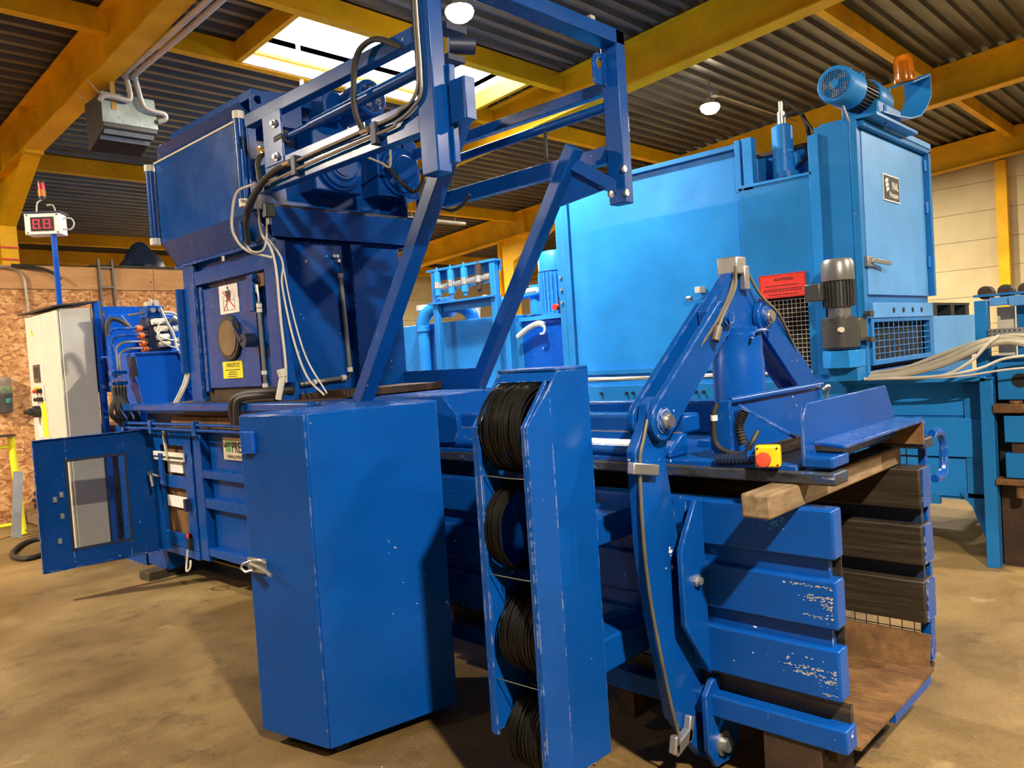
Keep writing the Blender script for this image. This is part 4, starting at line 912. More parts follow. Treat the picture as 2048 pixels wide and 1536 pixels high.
for y, z, m_ in ((8.21, 1.545, 'red'), (8.13, 1.55, 'red'), (8.17, 1.57, 'estop_yellow'), (8.09, 1.55, 'black'), (8.20, 1.47, 'black'), (8.14, 1.47, 'black'), (8.08, 1.47, 'black')):
    part(MB().lathe([(.022, 0), (.022, .3), (.016, .35), (.016, 1)], (xf_, y, z), (xf_-.04, y, z), 12), 'push_button', m_, CC)
part(B(xf_-.012, xf_, 7.985, 8.01, 1.46, 1.60), 'door_handle', 'white_plastic', CC, .003)
part(MB().lathe([(.055, 0), (.055, .4), (.035, .45), (.035, .7), (.018, .75), (.018, 1)], (xf_, 8.20, 1.36), (xf_-.13, 8.20, 1.36), 14), 'main_switch', 'black', CC)
part(B(xf_-.003, xf_, 7.99, 8.12, 1.13, 1.44), 'warning_label', 'sign_yellow', CC)
part(MB().plate([(xf_-.002, 8.27, 2.06), (xf_-.002, 8.20, 2.06), (xf_-.002, 8.235, 2.125)], (-1, 0, 0), .001), 'warning_triangle', 'sign_yellow', CC)
part(B(xf_-.0035, xf_-.003, 8.231, 8.239, 2.075, 2.105), 'triangle_mark', 'ink', CC)
part(B(xf_-.003, xf_, 8.14, 8.26, 1.12, 1.30), 'paper_label', 'white_plastic', CC)
# display on a post
DS = thing('display_sign', 'white box with two red digits on a blue post above the grey cabinet', 'display', (2.405, 8.0, 2.31))
part(MB().box(2.385, 2.425, 7.98, 8.02, 2.31, 2.98), 'post', 'royal', DS, .004)
RD = Matrix.Translation((2.325, 8.02, .035)) @ Matrix.Rotation(R(-38), 4, 'Z') @ Matrix.Scale(1.5, 4, (1, 0, 0)) @ Matrix.Translation((-2.26, -7.58, 0))
bx = part(B(2.16, 2.36, 7.58, 7.74, 2.935, 3.125).xf(RD), 'display_box', 'white', DS, .005)
part(B(2.195, 2.325, 7.574, 7.58, 2.965, 3.09).xf(RD), 'display_window', 'segment_back', bx)
sg7 = MB()
def seg7(x, z, w, h, t):
    for a in ((x, x+w, z, z+t), (x, x+w, z+h/2-t/2, z+h/2+t/2), (x, x+w, z+h-t, z+h), (x, x+t, z+t, z+h/2-t), (x+w-t, x+w, z+t, z+h/2-t), (x, x+t, z+h/2+t, z+h-t), (x+w-t, x+w, z+h/2+t, z+h-t)): sg7.box(a[0], a[1], 7.570, 7.574, a[2], a[3])
    sg7.box(x+w+.004, x+w+.010, 7.570, 7.574, z, z+.007)
seg7(2.208, 2.985, .04, .085, .008); seg7(2.268, 2.985, .04, .085, .008)
part(sg7.xf(RD), 'digits', 'segment', bx)
part(bolts([(x, 7.58, z) for x in (2.175, 2.345) for z in (2.95, 3.11)], 'y', .006, .004).xf(RD), 'screw', 'black', bx)
part(B(2.15, 2.37, 7.57, 7.76, 3.127, 3.140).xf(RD), 'rain_cap', 'blue_dark', DS)
part(MB().bar((2.37, 8.04, 3.17), (2.37, 8.04, 3.30), .03, .03), 'bracket', 'royal', DS)
for z0, z1, m_ in ((3.285, 3.31, 'black'), (3.31, 3.37, 'amber_lens'), (3.37, 3.43, 'red_lens'), (3.43, 3.45, 'black')): part(MB().cyl((2.345, 8.02, z0), (2.343, 8.02, z1), .033, 18), 'signal_lamp', m_, DS)
part(MB().tube(spline([(2.49, 7.98, 3.12), (2.55, 7.96, 3.12), (2.57, 7.95, 3.07), (2.54, 7.96, 3.02), (2.48, 7.98, 3.02)], 5), .008, 6), 'cable', 'cable_white', DS)
part(MB().tube(spline([(2.345, 8.02, 3.285), (2.30, 8.02, 3.25), (2.29, 8.03, 3.17)], 5), .007, 6).tube(spline([(2.38, 8.04, 3.24), (2.43, 8.03, 3.24), (2.45, 8.03, 3.17)], 5), .007, 6), 'cable', 'cable_white', DS)
# ------------------------------------------------------------------ blue pump unit
PU = thing('hydraulic_power_unit', 'dark blue oil tank with valve block, hoses and orange caps', 'hydraulic unit', (3.0, 7.0, 0))
tk = MB().add([(2.50, 6.60, 1.80), (3.45, 6.60, 1.80), (3.45, 6.60, 1.2), (2.56, 6.60, 1.2), (2.44, 7.05, 1.80), (3.45, 7.35, 1.80), (3.45, 7.35, 1.2), (2.50, 7.05, 1.2)], [(0, 1, 2, 3), (4, 7, 6, 5), (0, 4, 5, 1), (3, 2, 6, 7), (0, 3, 7, 4), (1, 5, 6, 2)])
part(tk, 'tank', 'royal', PU, .006)
part(B(2.50, 3.46, 6.585, 7.36, 1.80, 1.815), 'tank_lid', 'royal', PU, .003)
part(B(2.47, 2.51, 6.60, 6.62, 1.62, 1.78), 'level_gauge', 'black', PU, .003)
part(B(2.58, 3.48, 7.30, 8.30, 1.5, 2.18), 'pump_housing', 'royal', PU, .01)
part(B(2.60, 3.40, 6.98, 8.2, .0, 1.2), 'tank_stand', 'blue', PU)
part(MB().cyl((3.0, 7.05, 1.98), (3.0, 7.35, 1.98), .14, 24), 'pump', 'royal', PU)
part(MB().prism([(2.52, 2.25), (2.95, 2.25), (2.72, 1.9)], 'y', 7.33, 7.35), 'gusset', 'royal', PU)
vb = part(B(2.66, 2.84, 6.68, 6.86, 1.815, 2.10), 'valve_block', 'blue_dark', PU, .006)
part(B(2.66, 2.80, 6.68, 6.84, 2.10, 2.20), 'valve_top', 'blue', vb, .006)
part(bolts([(2.70, 6.68, 2.16), (2.76, 6.68, 2.16)], 'y', .022, .03), 'valve_plug', 'galv', vb)
part(MB().box(2.67, 2.70, 6.7, 6.76, 2.20, 2.235).box(2.73, 2.77, 6.7, 6.8, 2.20, 2.25).cyl((2.71, 6.72, 2.20), (2.71, 6.72, 2.26), .012, 8), 'valve_cap', 'cream_plate', vb)
for k, z in enumerate((2.015, 1.955, 1.89, 1.84)):
    xk = 2.60+.012*k
    part(MB().cyl((xk+.01, 6.70, z), (xk+.07, 6.70, z), .022, 12), 'solenoid', 'blue_dark', PU)
    part(MB().lathe([(.020, 0), (.026, .2), (.026, .9), (.02, 1)], (xk+.012, 6.70, z), (xk-.035, 6.69, z), 12), 'cap', 'orange_cap', PU)
for k, (x, z) in enumerate(((2.70, 2.06), (2.72, 2.0), (2.73, 1.93), (2.74, 1.87), (2.87, 2.0), (2.88, 1.9), (2.89, 1.86))):
    part(MB().cyl((x-.02, 6.655, z), (x+.08, 6.655, z+.01), .025, 10).box(x, x+.05, 6.63, 6.66, z-.015, z+.03), 'solenoid_plug', 'white_plastic' if k % 2 == 0 else 'cream_plate', PU)
def ptube(pts, r, mat, name='pipe', par=PU, n=8, k=6): return part(MB().tube(spline(pts, k), r, n), name, mat, par)
for k in range(4):
    z = 2.015-.055*k; x1_ = 2.58+.01*k
    ptube([(x1_, 6.69, z), (2.46+.02*k, 6.70, z), (2.40+.03*k, 6.72, z-.005), (2.375+.022*k, 6.74, z-.04), (2.370+.02*k, 6.74, z-.12), (2.370+.018*k, 6.72, 1.62)], .011, 'royal' if k < 2 else 'galv')
part(B(2.345, 2.465, 6.69, 6.76, 1.645, 1.675).box(2.345, 2.465, 6.69, 6.76, 1.56, 1.59), 'pipe_clamp', 'blue', PU)
for k in range(4):
    x = 2.365+.026*k
    part(MB().cyl((x, 6.72, 1.60), (x, 6.72, 1.535), .013, 8), 'fitting', 'brass', PU)
    ptube([(x, 6.72, 1.54), (x-.01, 6.70, 1.45), (x-.05+.02*k, 6.68, 1.38), (x-.045+.035*k, 6.68, 1.32), (x+.02+.02*k, 6.72, 1.26), (x+.07+.02*k, 6.76, 1.20)], .021, 'rubber', 'hose')
ptube([(2.80, 6.75, 2.15), (2.90, 6.74, 2.14), (2.94, 6.72, 2.09), (2.95, 6.70, 1.98), (2.93, 6.68, 1.92), (2.86, 6.66, 1.90)], .010, 'cable_white')
ptube([(2.76, 6.66, 2.18), (2.80, 6.64, 2.05), (2.84, 6.63, 1.95), (2.85, 6.60, 1.82), (2.92, 6.58, 1.76), (3.02, 6.57, 1.75), (3.2, 6.57, 1.76)], .012, 'cable_white', 'cable')
ptube([(2.73, 6.63, 2.06), (2.70, 6.61, 1.96), (2.76, 6.60, 1.92), (2.84, 6.60, 1.90)], .006, 'cable_white', 'cable')
ptube([(2.74, 6.63, 2.0), (2.70, 6.61, 1.93), (2.78, 6.60, 1.86), (2.84, 6.60, 1.84)], .006, 'cable_white', 'cable')
ptube([(2.52, 7.2, 1.98), (2.525, 7.2, 2.08), (2.56, 7.2, 2.13), (2.63, 7.18, 2.11), (2.70, 7.15, 2.04)], .020, 'rubber', 'hose')
part(MB().bar((2.50, 6.8, 2.13), (2.64, 6.72, 1.88), .02, .008), 'flat_bar', 'galv', PU)
ptube([(2.55, 6.8, 2.13), (2.62, 6.78, 2.14), (2.68, 6.76, 2.15)], .010, 'galv')
part(MB().lathe([(.05, 0), (.05, .5), (.065, .52), (.065, 1)], (2.95, 6.90, 2.10), (3.22, 6.85, 1.95), 16), 'filter', 'motor_light', PU)
part(MB().cyl((3.02, 6.66, 1.83), (3.4, 6.70, 1.85), .06, 14), 'filter', 'blue', PU)
cc_ = MB()
for k in range(6):
    r = .07+.012*random.random(); cx = 2.99+.01*random.random()
    cc_.tube([(cx+r*.8*math.cos(a), 6.57-.004*k, 1.58-.02*k+r*1.4*math.sin(a)) for a in [2*math.pi*i/20 for i in range(20)]], .004, 5, True)
part(cc_, 'cable_loop', 'cable_tan', PU)
part(B(2.96, 3.06, 6.575, 6.59, 1.68, 1.80), 'terminal_strip', 'green_print', PU)
part(B(2.60, 2.66, 7.44, 7.47, 1.33, 1.45), 'limit_switch', 'white_plastic', PU, .004)
part(B(2.62, 2.66, 7.44, 7.47, 1.25, 1.33), 'switch_head', 'red', PU, .004)
# ------------------------------------------------------------------ by the partition
ED = thing('earplug_dispenser', 'wall dispenser with clear dome of lime green earplugs', 'dispenser', (2.50, 10.53, 1.3))
part(MB().lathe([(.045, 0), (.075, .1), (.08, .7), (.085, 1)], (2.50, 10.53, 1.30), (2.50, 10.53, 1.50), 20), 'base', 'motor_grey', ED)
part(MB().cyl((2.50, 10.53, 1.50), (2.50, 10.53, 1.53), .09, 20), 'collar', 'motor_grey', ED)
part(MB().cyl((2.52, 10.455, 1.43), (2.52, 10.44, 1.47), .025, 10), 'spout', 'teal', ED)
pl = MB()
for _ in range(160):
    a = random.random()*6.28; r = .075*math.sqrt(random.random()); z = 1.54+.07*random.random()
    d = Vector((random.uniform(-1, 1), random.uniform(-1, 1), random.uniform(-1, 1))).normalized()*.009
    p = Vector((2.50+r*math.cos(a), 10.53+r*math.sin(a), z)); pl.cyl(p-d, p+d, .006, 6)
o = part(pl, 'earplugs', 'lime', ED); o['kind'] = 'stuff'
part(MB().lathe([(.088, 0), (.088, .85), (.08, 1)], (2.50, 10.53, 1.53), (2.50, 10.53, 1.72), 20), 'dome', 'clear', ED)
YS = thing('yellow_stand', 'yellow steel stand with flat top plate by the OSB wall', 'stand', (2.36, 9.7, 0))
part(MB().cyl((2.37, 9.70, .02), (2.33, 9.70, 1.08), .035, 14), 'leg', 'sign_yellow', YS)
part(MB().box(2.05, 2.36, 9.60, 9.80, 1.08, 1.10), 'top_plate', 'rust_dark', YS)
part(MB().cyl((2.10, 9.70, .02), (2.10, 9.70, 1.08), .03, 14), 'leg', 'sign_yellow', YS)
part(MB().cyl((2.10, 9.70, .97), (2.34, 9.70, .97), .018, 10), 'rail', 'sign_yellow', YS)
part(MB().cyl((2.10, 9.70, .14), (2.37, 9.70, .14), .018, 10), 'rail', 'sign_yellow', YS)
part(MB().cyl((2.37, 9.70, 0), (2.375, 9.70, .06), .025, 10, .035), 'foot', 'timber', YS)
solo(MB().bar((2.24, 9.45, 0.03), (2.35, 9.62, .70), .09, .02, (0, 1, 0)), 'metal_plank', 'galv', 'pale metal plank leaning on the yellow stand', 'plank')
solo(B(2.50, 2.57, 10.45, 10.47, 0, .36), 'metal_strip', 'galv', 'upright grey metal strip standing at the OSB wall', 'strip')
PL = thing('pallet', 'wooden pallet by the OSB wall', 'pallet', (2.95, 10.2, 0))
for k in range(4): part(B(2.60, 3.5, 9.95+.17*k, 10.07+.17*k, .12, .14), 'deck_board', 'pallet_wood', PL)
for x in (2.61, 3.0, 3.4): part(B(x, x+.09, 9.95, 10.58, .02, .12), 'block', 'pallet_wood', PL)
part(B(2.60, 3.5, 9.95, 10.05, 0, .02), 'skid', 'pallet_wood', PL)
hs = MB()
for k in range(9):
    cx, cy, cz = 2.98+random.uniform(-.06, .06), 10.25+random.uniform(-.05, .05), .165+.028*k
    hs.tube([(cx+.30*math.cos(a), cy+.22*math.sin(a), cz+.015*math.sin(3*a+k)) for a in [2*math.pi*i/28 for i in range(28)]], .022, 7, True)
solo(hs, 'hose_pile', 'rubber', 'heap of coiled black hoses on the wooden pallet', 'hoses')
solo(MB().tube(spline([(2.55, 8.75, .025), (2.40, 9.15, .025), (2.25, 9.12, .025), (2.10, 8.88, .025), (1.98, 8.55, .025), (2.0, 8.27, .025), (2.12, 8.27, .025), (2.30, 8.45, .025), (2.5, 8.5, .025)], 8), .024, 8), 'floor_hose', 'rubber', 'dark hose lying in a loop on the floor behind the mesh door', 'hose')
LD = thing('cable_ladder', 'narrow grey cable ladder fixed upright on the partition', 'cable ladder', (3.74, 10.58, 2.3))
for x in (3.66, 3.82): part(B(x-.012, x+.012, 10.555, 10.60, 2.0, 3.13), 'stile', 'motor_grey', LD)
for z in (2.2, 2.52, 2.78, 3.03): part(MB().cyl((3.66, 10.57, z), (3.82, 10.57, z), .012, 8), 'rung', 'galv', LD)
lp = MB()
prof = [((4.10, 10.9), .0), ((4.62, 11.2), 0)]
rings = [(.28, 0), (.30, .05), (.24, .14), (.16, .25), (.10, .33), (.05, .37)]
vs = []; n = 14
for r, h in rings:
    for i in range(n):
        a = 2*math.pi*i/n; j = 1+.12*math.sin(3*a+h*20); vs.append((4.37+r*j*math.cos(a)*1.0-.04*h, 11.0+r*.8*j*math.sin(a), 3.07+h))
lp.add(vs, [(k*n+i, k*n+(i+1) % n, (k+1)*n+(i+1) % n, (k+1)*n+i) for k in range(len(rings)-1) for i in range(n)]+[tuple((len(rings)-1)*n+i for i in range(n)), tuple(range(n-1, -1, -1))])
solo(lp, 'covered_bundle', 'blue_dark', 'dark tarp covered bundle on top of the partition', 'bundle')
solo(B(3.6, 6.0, 10.62, 11.6, 3.03, 3.07), 'loft_board', 'timber_dark', 'dark board on top of the partition under the covered bundle', 'board')
solo(MB().tube(spline([(-1, 10.57, 3.02), (1.5, 10.57, 3.015), (2.5, 10.57, 3.00), (2.70, 10.57, 2.985), (2.80, 10.57, 2.91), (2.825, 10.57, 2.75), (2.83, 10.57, 2.2)], 8), .014, 8), 'conduit_pipe', 'galv', 'thin grey conduit bending down the plywood band', 'conduit')
solo(MB().tube(spline([(2.7, 10.56, 3.02), (2.95, 10.55, 3.0), (3.1, 10.53, 2.95), (3.2, 10.5, 2.86)], 6), .020, 8), 'black_hose', 'rubber', 'short black hose sagging across the plywood band', 'hose')
# ------------------------------------------------------------------ space heater under the left roof beam
HT = thing('space_heater', 'grey fan heater hanging under the left roof beam', 'heater', (2.95, 7.6, 3.7))
y0 = 7.45
part(MB().add([(2.72, y0, 4.17), (3.18, y0, 4.17), (3.20, y0, 3.87), (2.72, y0, 3.87), (2.72, y0+.42, 4.17), (3.18, y0+.42, 4.17), (3.20, y0+.42, 3.74), (2.72, y0+.42, 3.74)], [(0, 1, 2, 3), (4, 7, 6, 5), (0, 4, 5, 1), (0, 3, 7, 4), (1, 5, 6, 2), (3, 2, 6, 7)]), 'casing', 'heater_dark', HT, .006)
part(MB().plate([(2.715, y0-.006, 4.18), (3.185, y0-.006, 4.18), (3.205, y0-.006, 3.91), (2.715, y0-.006, 3.91)], (0, 1, 0), .005), 'front_panel', 'heater_face', HT, .004)
part(MB().plate([(2.74, y0+.02, 3.868), (3.18, y0+.02, 3.868), (3.18, y0+.40, 3.745), (2.74, y0+.40, 3.745)], (0, -.3, -1), .004), 'outlet', 'pit', HT)
for k in range(2):
    yy = y0+.03+.10*k; zz = 3.86-.03*k
    part(MB().plate([(2.74, yy, zz), (3.18, yy, zz), (3.18, yy+.03, zz-.035), (2.74, yy+.03, zz-.035)], (0, 1, .3), .006), 'louvre', 'heater_face', HT)
part(bolts([(2.75, y0-.006, 3.93), (2.9, y0-.006, 3.93), (3.05, y0-.006, 3.93), (3.15, y0-.006, 4.10), (2.86, y0-.006, 3.97)], 'y', .007, .006), 'rivet', 'bolt', HT)
part(MB().tube(spline([(2.70, y0-.02, 4.08), (2.72, y0-.04, 4.12), (2.78, y0-.05, 4.13), (2.90, y0-.05, 4.12), (2.945, y0-.05, 4.13), (2.955, y0-.05, 4.18), (2.94, y0-.05, 4.29), (2.92, y0-.08, 4.33), (2.89, y0-.25, 4.335), (2.87, 5.5, 4.38), (2.87, 2.0, 4.62), (2.87, -2, 4.9)], 8), .024, 12), 'pipe', 'pipe_grey', HT)
part(MB().tube(spline([(3.20, y0-.02, 3.98), (3.26, y0-.04, 4.01), (3.25, y0-.05, 4.05), (3.16, y0-.05, 4.06), (3.08, y0-.05, 4.08), (3.05, y0-.05, 4.14), (3.02, y0-.05, 4.29), (3.00, y0-.08, 4.33), (2.97, y0-.25, 4.335), (2.95, 5.5, 4.38), (2.95, 2.0, 4.62), (2.95, -2, 4.9)], 8), .024, 12), 'pipe', 'pipe_grey', HT)
part(B(2.80, 2.84, y0-.012, y0-.006, 4.03, 4.33), 'hanging_strap', 'strap', HT)
for x in (2.73, 3.16):
    for yy in (y0+.05, y0+.36): part(MB().cyl((x, yy, 4.17), (2.72+.1*(1 if x > 3 else -1)*.8, yy, 4.83-SL*yy), .006, 6), 'drop_rod', 'galv', HT)
# ================================================================== THE LIGHT BLUE PRESS BEHIND
LB = thing('shaft_baler', 'large light blue shaft baling press with geared motors and amber beacon', 'baling press', (6.4, 2.6, 0))
XF = 5.80
# lower body: framed side with recessed panel
part(B(6.0, 7.4, 1.36, 5.2, .40, 1.22), 'body_core', 'sky_blue', LB)
part(B(XF, 6.02, 1.33, 5.2, 1.225, 1.255), 'top_flange', 'sky_blue_clean', LB, .003)
part(B(XF, XF+.09, 1.29, 1.365, 0, 1.25), 'end_post', 'sky_blue', LB, .004)
part(B(XF+.09, 6.02, 1.30, 1.36, .0, 1.25), 'end_post', 'sky_blue', LB)
for z0, z1, x0 in ((.98, 1.225, 5.99), (.70, .965, 5.96), (.42, .685, 5.985)): part(B(x0, x0+.03, 1.40, 5.2, z0, z1), 'side_panel', 'sky_blue_clean', LB, .003)
part(B(5.97, 6.02, 1.365, 1.50, .42, 1.2), 'side_panel', 'sky_blue', LB)
part(MB().prism([(1.36, .02), (1.36, .45), (1.55, .45), (1.48, .36), (1.44, .25)], 'x', 5.97, 5.99), 'leg_gusset', 'sky_blue', LB)
part(B(5.98, 6.02, 1.68, 5.2, .36, .43), 'bottom_edge', 'sky_blue', LB)
part(B(6.0, 6.2, 4.9, 5.2, 0, .42), 'leg', 'sky_blue', LB)
part(B(7.2, 7.4, 1.4, 1.7, 0, .42), 'leg', 'sky_blue', LB)
# ledge with bolts under the big panel
part(B(XF-.02, XF+.2, 2.0, 5.2, 1.255, 1.30), 'ledge', 'sky_blue_clean', LB)
part(B(XF-.05, XF+.0, 2.2, 5.2, 1.12, 1.255), 'ledge_angle', 'sky_blue', LB)
part(bolts([(XF-.05, y, 1.19) for y in (2.7, 3.0, 3.35, 3.42, 3.7, 4.05, 4.12, 4.4)], 'x', .014, .02), 'bolt', 'black', LB)
# big shaft panel
part(B(XF+.03, 7.3, 2.97, 4.84, 1.30, 3.10), 'shaft_box', 'sky_blue_clean', LB)
part(B(XF, XF+.03, 4.80, 4.875, 1.30, 3.13), 'panel_flange', 'sky_blue', LB, .003)
part(B(XF-.0, XF+.06, 4.72, 4.80, 1.30, 3.11), 'panel_flange', 'sky_blue', LB, .003)
part(bolts([(XF, 4.84, z) for z in (2.30, 2.18, 2.06)], 'x', .014, .015), 'bolt', 'bolt', LB)
part(B(XF-.01, XF+.03, 2.97, 4.84, 3.09, 3.13), 'panel_top', 'sky_blue', LB, .003)
part(B(XF+.0, XF+.03, 2.97, 4.84, 1.36, 1.40), 'panel_base', 'sky_blue', LB)
for y0, y1 in ((2.94, 2.985), (2.84, 2.92)): part(B(XF-.02, XF+.06, y0, y1, 2.75, 3.15), 'shaft_post', 'sky_blue_clean', LB, .003)
# second panel with sign and grille
part(B(XF-.02, XF+.05, 2.40, 2.965, 1.90, 2.78), 'front_panel', 'sky_blue', LB, .003)
part(B(XF-.03, XF+.05, 2.385, 2.975, 2.77, 2.79), 'panel_rim', 'sky_blue_clean', LB)
fpm = MB()
for a in ((2.40, 2.46, 1.30, 1.90), (2.885, 2.965, 1.30, 1.90)): fpm.box(XF-.02, XF+.03, *a)
part(fpm, 'grille_frame', 'sky_blue', LB)
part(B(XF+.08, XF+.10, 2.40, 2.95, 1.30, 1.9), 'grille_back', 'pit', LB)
gm = MB()
for k in range(13): y = 2.46+.0335*k; gm.cyl((XF, y, 1.34), (XF, y, 1.88), .0024, 5)
for k in range(17): z = 1.34+.0335*k; gm.cyl((XF-.004, 2.46, z), (XF-.004, 2.885, z), .0024, 5)
o = part(gm, 'wire_grille', 'cable_tan', LB); o['kind'] = 'stuff'
part(B(XF+.3, XF+.32, 2.33, 2.95, 2.79, 3.05), 'shaft_inner', 'sky_blue', LB)
part(B(XF+.28, XF+.33, 2.33, 2.95, 3.05, 3.08), 'shaft_rim', 'rust_dark', LB)
sr = part(B(XF-.03, XF-.021, 2.465, 2.832, 1.895, 2.075), 'warning_sign', 'red_sign', LB)
part(text('ACHTUNG', .030, (XF-.03, 2.71, 2.025), **NX, bold=.0008), 'lettering', 'ink', sr)
ln = MB()
for z, a, b_ in ((1.985, 2.78, 2.52), (1.958, 2.80, 2.49), (1.944, 2.80, 2.50), (1.918, 2.76, 2.53)):
    y = a
    while y > b_: l = random.uniform(.012, .035); ln.box(XF-.0312, XF-.030, max(b_, y-l), y, z, z+.006); y -= l+.006
part(ln, 'small_print', 'ink', sr)
bd = MB()
for a in ((2.47, 2.828, 2.068, 2.070), (2.47, 2.828, 1.900, 1.902), (2.47, 2.472, 1.90, 2.07), (2.826, 2.828, 1.90, 2.07)): bd.box(XF-.0312, XF-.030, *a)
part(bd, 'sign_border', 'ink', sr)
# sensor on the big panel
sn = part(B(XF-.06, XF+.03, 3.33, 3.38, 2.00, 2.05), 'sensor', 'cream_plate', LB, .004)
part(MB().bar((XF-.02, 3.42, 1.955), (XF-.02, 3.06, 1.955), .03, .02), 'sensor_rail', 'sky_blue_clean', sn)
part(MB().cyl((XF-.03, 3.47, 1.965), (XF-.03, 3.43, 1.965), .022, 10), 'sensor_head', 'galv', sn)
# tower
TX = 7.32; TY = 2.06
part(B(XF, TX, TY+.02, 2.36, 1.80, 3.07), 'tower', 'sky_blue', LB, .004)
part(B(XF-.005, XF+.06, TY, 2.36, 1.26, 3.10), 'tower_column', 'sky_blue', LB, .004)
part(B(XF-.03, XF+.01, 2.325, 2.40, 1.3, 3.05), 'column_flange', 'sky_blue_clean', LB, .003)
part(B(XF-.03, XF, TY-.01, TY+.04, 1.26, 3.08), 'column_edge', 'sky_blue', LB, .003)
td = part(B(XF+.08, TX-.06, TY-.004, TY+.02, 1.86, 3.03), 'tower_door', 'door_blue', LB, .003)
tf = MB().box(XF, TX, TY-.05, TY+.02, 3.04, 3.075).box(TX-.05, TX, TY-.05, TY+.02, 1.86, 3.06)
part(tf, 'door_surround', 'sky_blue', LB, .003)
part(B(XF+.4, XF+1.5, TY-.06, TY+.2, 3.075, 3.12), 'tower_cap', 'door_blue', LB, .003)
for z in (2.9, 2.55, 2.1): part(MB().cyl((TX-.055, TY-.02, z), (TX-.055, TY-.02, z+.09), .014, 8), 'door_hinge', 'sky_blue_clean', td)
part(MB().box(XF+.02, XF+.14, TY-.03, TY, 2.06, 2.13).bar((XF+.08, TY-.04, 2.10), (XF+.36, TY-.07, 2.085), .02, .03), 'door_clasp', 'galv', td, .003)
np_ = part(B(6.26, 6.62, TY-.012, TY-.005, 2.57, 2.77), 'name_plate', 'white', LB)
part(B(6.27, 6.61, TY-.0135, TY-.012, 2.58, 2.76), 'plate_ground', 'ink', np_)
part(text('PAAL', .082, (6.445, TY-.0135, 2.665), **NY, bold=.002, sx=.72, off=.001), 'lettering', 'white', np_)
part(text('Pressen', .062, (6.385, TY-.0135, 2.602), **NY, bold=.001, off=.001), 'lettering', 'white', np_)
em = MB()
for k in range(3):
    em.plate([(6.295+.008*k, TY-.0145, 2.725-.032*k), (6.355+.008*k, TY-.0145, 2.745-.032*k), (6.368+.008*k, TY-.0145, 2.722-.032*k), (6.308+.008*k, TY-.0145, 2.700-.032*k)], (0, 1, 0), .0006)
part(em, 'emblem', 'white', np_)
# slot plate, grille box and plain box below the tower door
part(B(XF+.08, TX-.05, TY-.03, TY+.02, 1.69, 1.80), 'slot_plate', 'door_blue', LB, .003)
part(bolts([(x, TY-.032, 1.745) for x in (6.30, 6.52, 6.74, 6.96)], 'y', .022, .003), 'slot', 'pit', LB)
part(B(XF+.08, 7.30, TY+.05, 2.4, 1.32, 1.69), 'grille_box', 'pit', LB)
gf = MB()
for a in ((XF+.06, XF+.11, 1.35, 1.69), (7.20, 7.30, 1.35, 1.69), (XF+.11, 7.20, 1.35, 1.385), (XF+.11, 7.20, 1.66, 1.69)): gf.box(a[0], a[1], TY-.02, TY+.03, a[2], a[3])
part(gf, 'grille_frame', 'sky_blue', LB, .002)
gm = MB()
for k in range(11): x = XF+.11+.109*k; gm.cyl((x, TY-.01, 1.38), (x, TY-.01, 1.67), .0032, 5)
for k in range(7): z = 1.385+.046*k; gm.cyl((XF+.1, TY-.014, z), (7.21, TY-.014, z), .0026, 5)
o = part(gm, 'wire_grille', 'sky_blue_clean', LB); o['kind'] = 'stuff'
part(B(7.30, 8.75, TY-.02, 2.6, 1.31, 1.69), 'side_box', 'door_blue', LB, .004)
part(B(XF+.1, 8.7, TY+.04, 2.6, 1.0, 1.31), 'under_box', 'sky_blue', LB)
# vertical geared motor beside the tower
GX, GY = 5.62, 2.17
gmo = part(MB().lathe([(.085, 0), (.09, .02), (.10, .05), (.10, .30), (.085, .32)], (GX, GY, 1.50), (GX, GY, 2.13), 28), 'gear_case', 'motor_grey', LB)
part(MB().lathe([(.06, 0), (.105, .05), (.125, .12), (.125, .92), (.10, .96), (.07, 1)], (GX, GY, 1.47), (GX, GY, 1.72), 24), 'gear_body', 'motor_grey', gmo)
part(B(GX, 5.78, GY-.13, GY+.02, 1.53, 1.70), 'gear_side', 'motor_grey', gmo, .015)
part(MB().cyl((GX, GY, 1.71), (GX, GY, 1.78), .075, 20), 'motor_flange', 'motor_light', gmo)
fn = MB().cyl((GX, GY, 1.78), (GX, GY, 1.97), .09, 24)
for k in range(26):
    a = 2*math.pi*k/26; fn.bar((GX+.098*math.cos(a), GY+.098*math.sin(a), 1.785), (GX+.098*math.cos(a), GY+.098*math.sin(a), 1.965), .006, .022, (math.cos(a), math.sin(a), 0))
part(fn, 'motor_fins', 'motor_grey', gmo)
part(MB().lathe([(.108, 0), (.110, .1), (.110, .78), (.095, .95), (.06, 1)], (GX, GY, 1.965), (GX, GY, 2.12), 28), 'fan_cowl', 'motor_light', gmo)
part(B(GX-.18, GX-.07, GY+.06, GY+.17, 1.83, 1.95), 'terminal_box', 'motor_grey', gmo, .008)
part(MB().cyl((GX-.13, GY-.06, 1.62), (GX-.11, GY-.04, 1.62), .02, 8), 'oil_plug', 'cream_plate', gmo)
part(bolts([(5.745, GY-.13, 1.72), (5.785, GY-.13, 1.72), (5.745, GY-.13, 1.54), (5.785, GY-.13, 1.54)], 'y', .022, .04), 'bolt', 'motor_grey', gmo)
part(MB().prism([(5.52, 2.08), (5.50, 2.20), (5.56, 2.28), (5.82, 2.28), (5.82, 2.06), (5.60, 2.05)], 'z', 1.355, 1.475), 'motor_shroud', 'sky_blue_clean', LB, .004)
part(B(5.60, 5.82, 2.06, 2.26, 1.26, 1.355), 'shroud_leg', 'sky_blue', LB)
